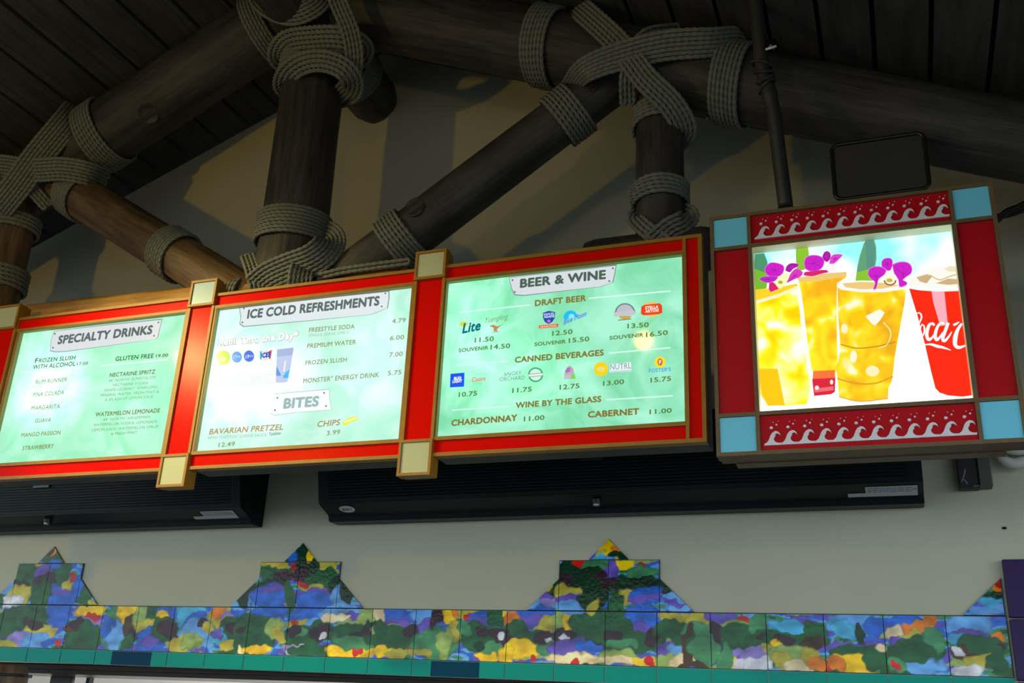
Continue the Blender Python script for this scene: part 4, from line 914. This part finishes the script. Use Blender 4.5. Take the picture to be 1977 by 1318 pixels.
# painted landscape: blobs measured on the glazing (px, py, rx, ry, colour), later ones lie on top
PAL = {'G': (24, 86, 48), 'g': (64, 134, 92), 'D': (10, 50, 30), 'y': (180, 168, 58), 'Y': (240, 196, 0), 'B': (34, 98, 210), 'b': (96, 158, 230), 'P': (96, 76, 180), 'p': (140, 124, 206), 'K': (50, 28, 42), 'R': (196, 24, 14), 'W': (205, 205, 220), 'O': (224, 122, 24), 'N': (72, 46, 30), 'l': (142, 168, 90), 'C': (70, 168, 220), 'w': (230, 208, 168)}
BL = '''0,1195,25,30,b 12,1180,30,14,l 2,1190,6,8,R 45,1185,30,16,b 38,1208,45,24,G 62,1195,30,22,G 118,1180,22,18,B 118,1192,20,10,B 80,1222,30,14,y 40,1238,30,12,p 15,1246,18,8,y 75,1240,30,12,b 95,1243,12,6,B 117,1242,5,5,R 75,1207,16,8,K 58,1199,10,5,K
175,1180,26,12,Y 180,1195,14,8,R 170,1204,28,8,p 165,1228,34,22,G 140,1212,14,10,N 150,1205,14,8,K
225,1215,22,38,g 222,1230,14,22,b 212,1210,10,14,B 250,1180,22,20,Y 250,1208,14,16,N 255,1228,10,10,K 248,1240,10,10,G
290,1190,28,24,l 300,1182,16,20,G 325,1178,18,10,B 318,1188,12,10,Y 330,1196,8,6,N 285,1215,18,16,y 300,1232,34,20,B 295,1238,22,9,P 318,1215,26,18,G 322,1212,18,12,K 340,1222,10,5,K
370,1190,28,20,C 380,1205,26,18,B 375,1222,26,20,b 355,1242,24,14,y 395,1205,8,8,K 402,1214,6,8,y 370,1240,20,12,l
430,1190,24,20,y 425,1180,14,10,O 448,1190,20,6,p 462,1180,14,10,B 475,1194,6,6,R 445,1200,14,7,y 450,1222,28,24,G 420,1232,22,12,C 440,1243,18,10,y 460,1213,18,7,K 418,1225,14,6,P 470,1245,20,12,G
510,1190,30,18,l 478,1193,8,7,R 480,1215,24,26,G 480,1216,18,8,K 470,1253,10,10,w 520,1192,20,10,w 528,1195,20,14,B 520,1180,30,10,B 505,1210,24,16,G 500,1237,30,20,G 496,1256,24,8,Y 535,1215,20,16,l 545,1225,12,14,y
590,1183,34,14,B 600,1192,30,12,B 580,1200,22,9,y 570,1196,6,5,R 605,1200,12,8,b 590,1225,36,18,G 580,1216,18,6,g 625,1212,22,12,G 570,1212,10,8,K 625,1220,22,12,K 630,1224,6,5,W 578,1253,26,10,W 575,1250,30,6,p 600,1255,40,10,G
660,1185,40,16,b 680,1192,24,11,P 650,1193,24,8,w 720,1195,24,16,l 678,1208,16,8,y 690,1215,36,14,l 700,1232,60,22,G 665,1222,14,10,G 722,1210,12,10,D 720,1222,36,7,K 680,1258,46,9,Y 690,1258,7,7,R 688,1240,40,12,g
770,1188,30,16,B 765,1200,26,10,P 765,1180,22,8,B 750,1215,30,10,l 735,1184,14,10,w 770,1232,60,20,G 738,1210,12,14,G 790,1218,16,8,K 740,1255,22,10,Y 770,1260,26,6,y 792,1255,6,7,R
825,1190,28,18,b 830,1208,26,12,P 848,1198,12,24,K 868,1192,12,26,Y 880,1185,10,14,O 855,1225,16,14,B 840,1245,44,26,g 875,1225,12,16,y 860,1245,10,26,l 810,1262,24,7,y
915,1188,30,14,y 905,1195,8,7,R 930,1195,24,12,B 925,1205,24,9,P 925,1230,40,24,G 895,1215,14,12,g 940,1222,18,8,K 950,1250,30,10,g 945,1264,26,8,Y 928,1245,14,8,D 960,1190,14,16,G 975,1180,10,10,Y
1000,1185,22,16,b 1030,1190,34,18,B 1028,1198,30,8,P 1058,1205,14,14,y 1045,1218,16,9,y 985,1196,14,14,O 995,1215,26,14,G 1030,1230,30,14,G 965,1226,18,11,K 966,1228,8,5,W 985,1240,14,9,K 1050,1230,22,10,K 1058,1230,10,4,W 1010,1255,36,14,Y 1025,1272,7,7,R 1060,1250,26,14,g 985,1262,12,16,Y
1085,1200,20,24,l 1090,1222,16,9,K 1105,1200,12,20,Y 1145,1205,40,34,G 1130,1195,16,14,G 1090,1228,26,9,K 1088,1230,12,4,W 1105,1250,50,14,P 1150,1248,28,8,B 1110,1268,50,10,w 1112,1275,10,8,R 1164,1228,24,14,K 1150,1225,20,12,G
1195,1205,26,30,G 1240,1195,36,24,B 1240,1215,34,9,P 1190,1225,30,26,G 1185,1228,16,10,K 1240,1235,40,18,G 1262,1228,14,16,K 1205,1240,30,8,g 1200,1262,36,10,l 1195,1272,40,9,w 1245,1275,22,10,Y 1256,1275,9,9,R
1300,1192,26,12,y 1322,1205,8,7,R 1345,1200,28,18,y 1295,1215,24,20,G 1345,1225,30,22,g 1320,1240,26,18,G 1300,1258,30,14,P 1310,1258,22,14,b 1290,1282,20,14,l 1330,1278,30,14,w 1330,1250,8,40,N 1360,1260,22,26,g 1340,1288,26,6,N
1400,1195,30,12,P 1440,1195,14,8,R 1425,1215,30,16,l 1385,1225,16,18,K 1432,1230,40,22,G 1410,1245,26,20,G 1425,1262,30,10,p 1450,1270,24,10,P 1420,1280,10,14,Y 1445,1285,24,14,W 1400,1270,16,26,g
1470,1205,18,22,g 1475,1240,24,22,G 1460,1265,26,9,p 1465,1285,24,12,W 1475,1232,10,8,K 1480,1258,10,10,y
1545,1200,36,12,P 1520,1210,30,16,C 1570,1215,26,18,G 1540,1240,60,14,G 1570,1245,24,14,N 1515,1240,18,8,K 1505,1250,14,8,Y 1530,1270,48,22,l 1510,1275,20,16,y 1550,1285,36,10,w 1570,1270,16,14,y 1595,1288,9,9,R 1580,1285,14,10,O
1650,1205,50,24,b 1630,1215,20,20,C 1690,1210,20,20,B 1660,1228,10,24,D 1640,1252,46,8,P 1690,1245,18,8,P 1660,1265,50,16,G 1650,1285,46,16,Y 1690,1270,20,22,G 1615,1285,16,12,O 1700,1255,12,10,w
1745,1205,30,14,B 1725,1225,14,16,w 1790,1202,12,16,O 1765,1215,26,10,O 1755,1225,24,7,y 1740,1238,26,10,P 1770,1242,40,14,G 1800,1230,20,16,g 1770,1262,54,18,G 1780,1285,44,14,b 1735,1285,20,16,g 1733,1288,9,9,R 1810,1250,12,16,g
1875,1205,44,16,b 1880,1222,36,9,P 1855,1235,24,12,C 1900,1240,30,12,y 1935,1230,16,14,O 1900,1245,44,22,G 1860,1262,22,14,N 1855,1260,12,8,W 1900,1275,34,14,y 1914,1286,10,8,R 1870,1292,34,10,W 1925,1280,24,16,G 1940,1255,14,10,K 1930,1262,16,16,G
12,1150,20,18,b 20,1160,24,8,G 22,1130,14,14,b 60,1098,30,10,y 50,1093,7,6,R 48,1112,18,20,G 90,1125,40,26,G 120,1098,24,14,G 105,1092,14,7,B 85,1112,18,16,P 88,1122,24,8,K 42,1128,14,6,K 40,1150,20,16,y 30,1160,16,10,W 120,1148,28,16,B 130,1138,26,6,P 140,1124,16,8,y 146,1115,7,6,R 85,1150,18,22,G 155,1130,12,16,B 168,1148,12,18,G 178,1162,9,6,y 100,1070,20,14,G 104,1060,8,6,O 115,1076,14,8,G 112,1082,12,5,B 95,1060,10,8,N
460,1165,22,8,b 480,1140,18,24,D 500,1155,14,14,b 545,1100,40,18,G 540,1088,26,7,y 573,1092,6,6,R 560,1112,22,9,K 530,1130,30,10,D 525,1150,36,18,B 535,1138,24,6,P 560,1150,10,22,G 630,1095,20,12,y 600,1105,16,22,D 625,1120,30,16,G 587,1105,10,16,K 605,1135,22,9,y 592,1130,8,6,R 615,1148,26,10,P 610,1160,40,12,B 650,1128,14,14,D 660,1150,20,18,b 675,1140,14,18,D 585,1070,10,22,D 570,1075,10,10,B 603,1072,8,14,Y
1020,1170,16,8,b 1060,1160,22,14,p 1055,1145,24,10,P 1075,1130,16,22,D 1060,1128,8,8,y 1110,1105,30,24,D 1125,1088,14,8,R 1150,1095,24,16,g 1145,1118,30,20,D 1092,1120,16,6,K 1165,1118,16,9,K 1095,1148,26,18,y 1110,1160,40,12,P 1100,1170,34,9,b 1155,1150,22,28,D 1140,1152,18,18,D 1150,1172,14,12,y 1205,1090,20,10,Y 1185,1100,10,16,P 1245,1098,9,8,R 1240,1110,26,14,g 1235,1125,40,12,D 1205,1130,24,16,D 1185,1130,14,10,K 1215,1150,18,16,y 1250,1152,34,18,B 1245,1160,30,8,P 1192,1158,12,22,G 1295,1140,16,24,D 1300,1160,20,14,b 1280,1145,8,6,K 1310,1172,20,8,b 1300,1163,20,5,P 1178,1055,20,16,Y 1165,1065,14,8,y 1195,1062,8,8,O 1160,1076,20,6,C 1205,1072,20,8,D
1905,1155,14,12,D 1930,1145,14,12,D 1928,1128,10,10,O 1935,1120,8,8,R 1915,1165,28,14,C 1900,1185,30,8,b 1935,1175,14,10,b'''
blobs = []
for ln in BL.split('\n'):
    for q in ln.split():
        a = q.split(','); px, py, rx_, ry_ = map(float, a[:4]); c = at(px, py, 4.5); sc_ = (at(px + 20, py, 4.5) - c).x / 20
        blobs.append((c.x, c.z, rx_ * sc_ * 1.08, ry_ * sc_ * 1.08, lin(PAL[a[4]])))
def painted(XZ):
    out = np.zeros((len(XZ), 3)); base = [lin(PAL[k]) for k in 'GgbBPl']
    nf = lambda sx, sz, k: np.array([noise.noise(Vector((x * sx, z * sz, k))) for x, z in XZ])
    w1, w2, w3, w4 = nf(10, 10, 1.7), nf(10, 12, 9.3), nf(34, 34, 5.5), nf(34, 34, 7.7)
    fine, wash, bs = nf(46, 80, 4.1), nf(16, 30, 6.6), nf(7, 26, 2.2)
    A = np.array(XZ); X = A[:, 0] + w1 * .034 + w3 * .015; Z = A[:, 1] + w2 * .026 + w4 * .015
    idx = np.clip(((bs + .55) * 5.2).astype(int), 0, 5); out[:] = np.array(base)[idx]
    for (cx, cz_, rx_, rz, col) in blobs:
        d = np.sqrt(((X - cx) / rx_) ** 2 + ((Z - cz_) / rz) ** 2)
        al = np.clip((1.06 - d) / .09, 0, 1)[:, None]
        rim = 1 - .35 * np.clip(1 - np.abs(d - .98) / .10, 0, 1)[:, None]     # pigment gathers at the edge of a wash
        c = np.array(col) * (1 + .55 * wash[:, None] - .25 * (1 - np.clip(d, 0, 1))[:, None] * fine[:, None] * 2)
        out = out * (1 - al) + c * rim * al
    out *= (1.10 + .38 * fine)[:, None]
    return np.clip(out, 0, 1)
bm = BM(); cl = bm.verts.layers.float_color.new('glaze'); g = .0016
for (x0, x1, z0, z1, cuts) in tiles:
    tb = BM(); n = max(4, int((x1 - x0) / .0042)); mz = max(4, int((z1 - z0) / .0042))
    V = [[tb.verts.new((x0 + g + (x1 - x0 - 2 * g) * i / n, 0, z0 + g + (z1 - z0 - 2 * g) * j / mz)) for i in range(n + 1)] for j in range(mz + 1)]
    for j in range(mz):
        for i in range(n): tb.faces.new((V[j][i], V[j][i + 1], V[j + 1][i + 1], V[j + 1][i]))
    for co, no in cuts: bmesh.ops.bisect_plane(tb, geom=tb.verts[:] + tb.edges[:] + tb.faces[:], plane_co=co, plane_no=no, clear_outer=True)
    if x0 > .36: tb.free(); continue
    if x1 > .374: bmesh.ops.bisect_plane(tb, geom=tb.verts[:] + tb.edges[:] + tb.faces[:], plane_co=(.374, 0, 0), plane_no=(1, 0, 0), clear_outer=True)
    if not tb.verts: tb.free(); continue
    be = [e for e in tb.edges if e.is_boundary]; r = bmesh.ops.extrude_edge_only(tb, edges=be)
    rim = [v for v in r['geom'] if isinstance(v, bmesh.types.BMVert)]
    for v in rim: v.co.y = .008
    tilt = (random.uniform(-.008, .008), random.uniform(-.008, .008)); cx, cz_ = (x0 + x1) / 2, (z0 + z1) / 2
    tb.verts.ensure_lookup_table(); co = [(v.co.x, zs(v.co.x, v.co.z)) for v in tb.verts]; colr = painted(co); mp = {}
    for v, (x_, z_), c_ in zip(tb.verts, co, colr):
        nv = bm.verts.new((x_, 4.489 + v.co.y + ((v.co.x - cx) * tilt[0] + (v.co.z - cz_) * tilt[1] if v.co.y < .004 else 0) * .5, z_)); nv[cl] = (*c_, 1); mp[v.index] = nv
    tb.verts.index_update()
    for f in tb.faces: bm.faces.new([mp[v.index] for v in f.verts])
    tb.free()
glz = bpy.data.materials.new('painted_glaze'); glz.use_nodes = True; N = glz.node_tree; b = N.nodes['Principled BSDF']
at_ = N.nodes.new('ShaderNodeAttribute'); at_.attribute_name = 'glaze'; N.links.new(at_.outputs['Color'], b.inputs['Base Color'])
b.inputs['Roughness'].default_value = .10; b.inputs['Specular IOR Level'].default_value = .15
tc = N.nodes.new('ShaderNodeTexCoord'); nz = N.nodes.new('ShaderNodeTexNoise'); nz.inputs['Scale'].default_value = 60; N.links.new(tc.outputs['Object'], nz.inputs['Vector'])
bp = N.nodes.new('ShaderNodeBump'); bp.inputs['Strength'].default_value = .12; bp.inputs['Distance'].default_value = .004; N.links.new(nz.outputs['Fac'], bp.inputs['Height']); N.links.new(bp.outputs[0], b.inputs['Normal'])
fixn(bm)
fz = make('tile_frieze', bm, glz, None, 'hand painted landscape tile band with stepped peaks on the wall', 'tile frieze')
bm = BM(); GR = .006                                             # grout bed behind the tiles
c0 = lambda x, z: (x, zs(x, z))
prism(bm, [c0(-6.0, 1.933), c0(.374, 1.933), c0(.374, 2.166), c0(-6.0, 2.166)], 4.493, 4.4995)
for pk in PEAKS:
    c = pk - .004; o = [(c - .385, 2.164), (c - .235, 2.307), (c - .234, 2.392), (c - .092, 2.392), (c, 2.487), (c + .092, 2.392), (c + .234, 2.392), (c + .235, 2.307), (c + .385, 2.164)]
    if pk > 0: o = [(c - .385, 2.164), (.372, 2.164 + (.372 - c + .385) * .953), (.372, 2.164)]
    prism(bm, [c0(*q) for q in o], 4.493, 4.4995)
fixn(bm); make('grout', bm, mat('dark_grout', (.03, .06, .06), .8), fz)
t = thing('border_tiles', (-2.8, 4.49, 1.86), 'row of plain green glazed border tiles under the painted frieze', 'tile border')
bm = BM(); GT = mat('green_glaze', (.0, .27, .24), .12, .05); BT = mat('dark_blue_reflection', (.0, .042, .095), .12, .03); x = X00 - TP * 20
while x < .374:
    xe = min(x + TP, .374)
    if xe > -6:
        prism(bm, [c0(x + .002, 1.863), c0(xe - .002, 1.863), c0(xe - .002, 1.932), c0(x + .002, 1.932)], 4.487, 4.4995)
    x += TP
fixn(bm); bmesh.ops.bevel(bm, geom=bm.edges[:], offset=.0015, segments=2, affect='EDGES'); make('tile_row', bm, GT, t)
for (pa_, pb_) in ((217, 290), (834, 926)):  # thin dark sheets painted as a reflection across the tile joints
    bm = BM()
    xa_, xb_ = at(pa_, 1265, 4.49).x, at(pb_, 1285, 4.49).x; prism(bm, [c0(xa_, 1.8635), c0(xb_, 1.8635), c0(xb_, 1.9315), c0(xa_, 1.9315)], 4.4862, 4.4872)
    fixn(bm); make('dark_reflection', bm, BT, t, label='dark blue reflection painted on the border tiles')
bm = BM(); prism(bm, [c0(-6, 1.8615), c0(.374, 1.8615), c0(.374, 1.933), c0(-6, 1.933)], 4.4915, 4.4995); fixn(bm); make('grout', bm, mat('pale_grout', (.35, .42, .38), .8), t)
t = thing('purple_panel', (.6, 4.48, 1.6), 'dark purple tiled pilaster at lower right corner beside the frieze', 'pilaster')
for (za_, zb_) in ((2.118, 2.342), (1.885, 2.112), (1.60, 1.879)):
    bm = BM(); box(bm, .382, .86, 4.468, 4.499, za_, zb_, bev=.004); make('tile', bm, PURPLE, t)

# ================================================================== IN THE HATCH
bm = BM()
HP = 4.36; c = at(4, 1300, HP); ztop = at(4, 1281, HP - .13).z
t = thing('hatch_post', (c.x, HP, 1.2), 'round brown log post in front of the hatch at lower left corner', 'post')
make('log', log_bm((c.x, HP, 1.2), (c.x, HP, ztop), .135, .135, 21), WOODB, t)
zb_ = at(4, 1300, HP - .14).z
bm = BM(); tube(bm, [Vector((c.x, HP, zb_ - .007)), Vector((c.x, HP, zb_)), Vector((c.x, HP, zb_ + .007))], .150, 28); make('strap', bm, BLACK, t)
bm = BM(); a, b = at(96, 1312, 4.83), at(138, 1312, 4.83); box(bm, a.x, b.x, 4.83, 4.86, 1.2, 1.811, bev=.006)
make('hatch_jamb', bm, mat('dark_post', (.03, .027, .024), .6), None, 'dark square post beside the round log in the hatch', 'post')
bm = BM(); a, b = at(170.5, 1312, 5.6), at(177, 1312, 5.6); box(bm, a.x, b.x, 5.58, 5.62, 1.2, 2.9)
make('mullion', bm, BLACK, None, 'thin dark upright against the bright kitchen wall in the hatch', 'mullion')
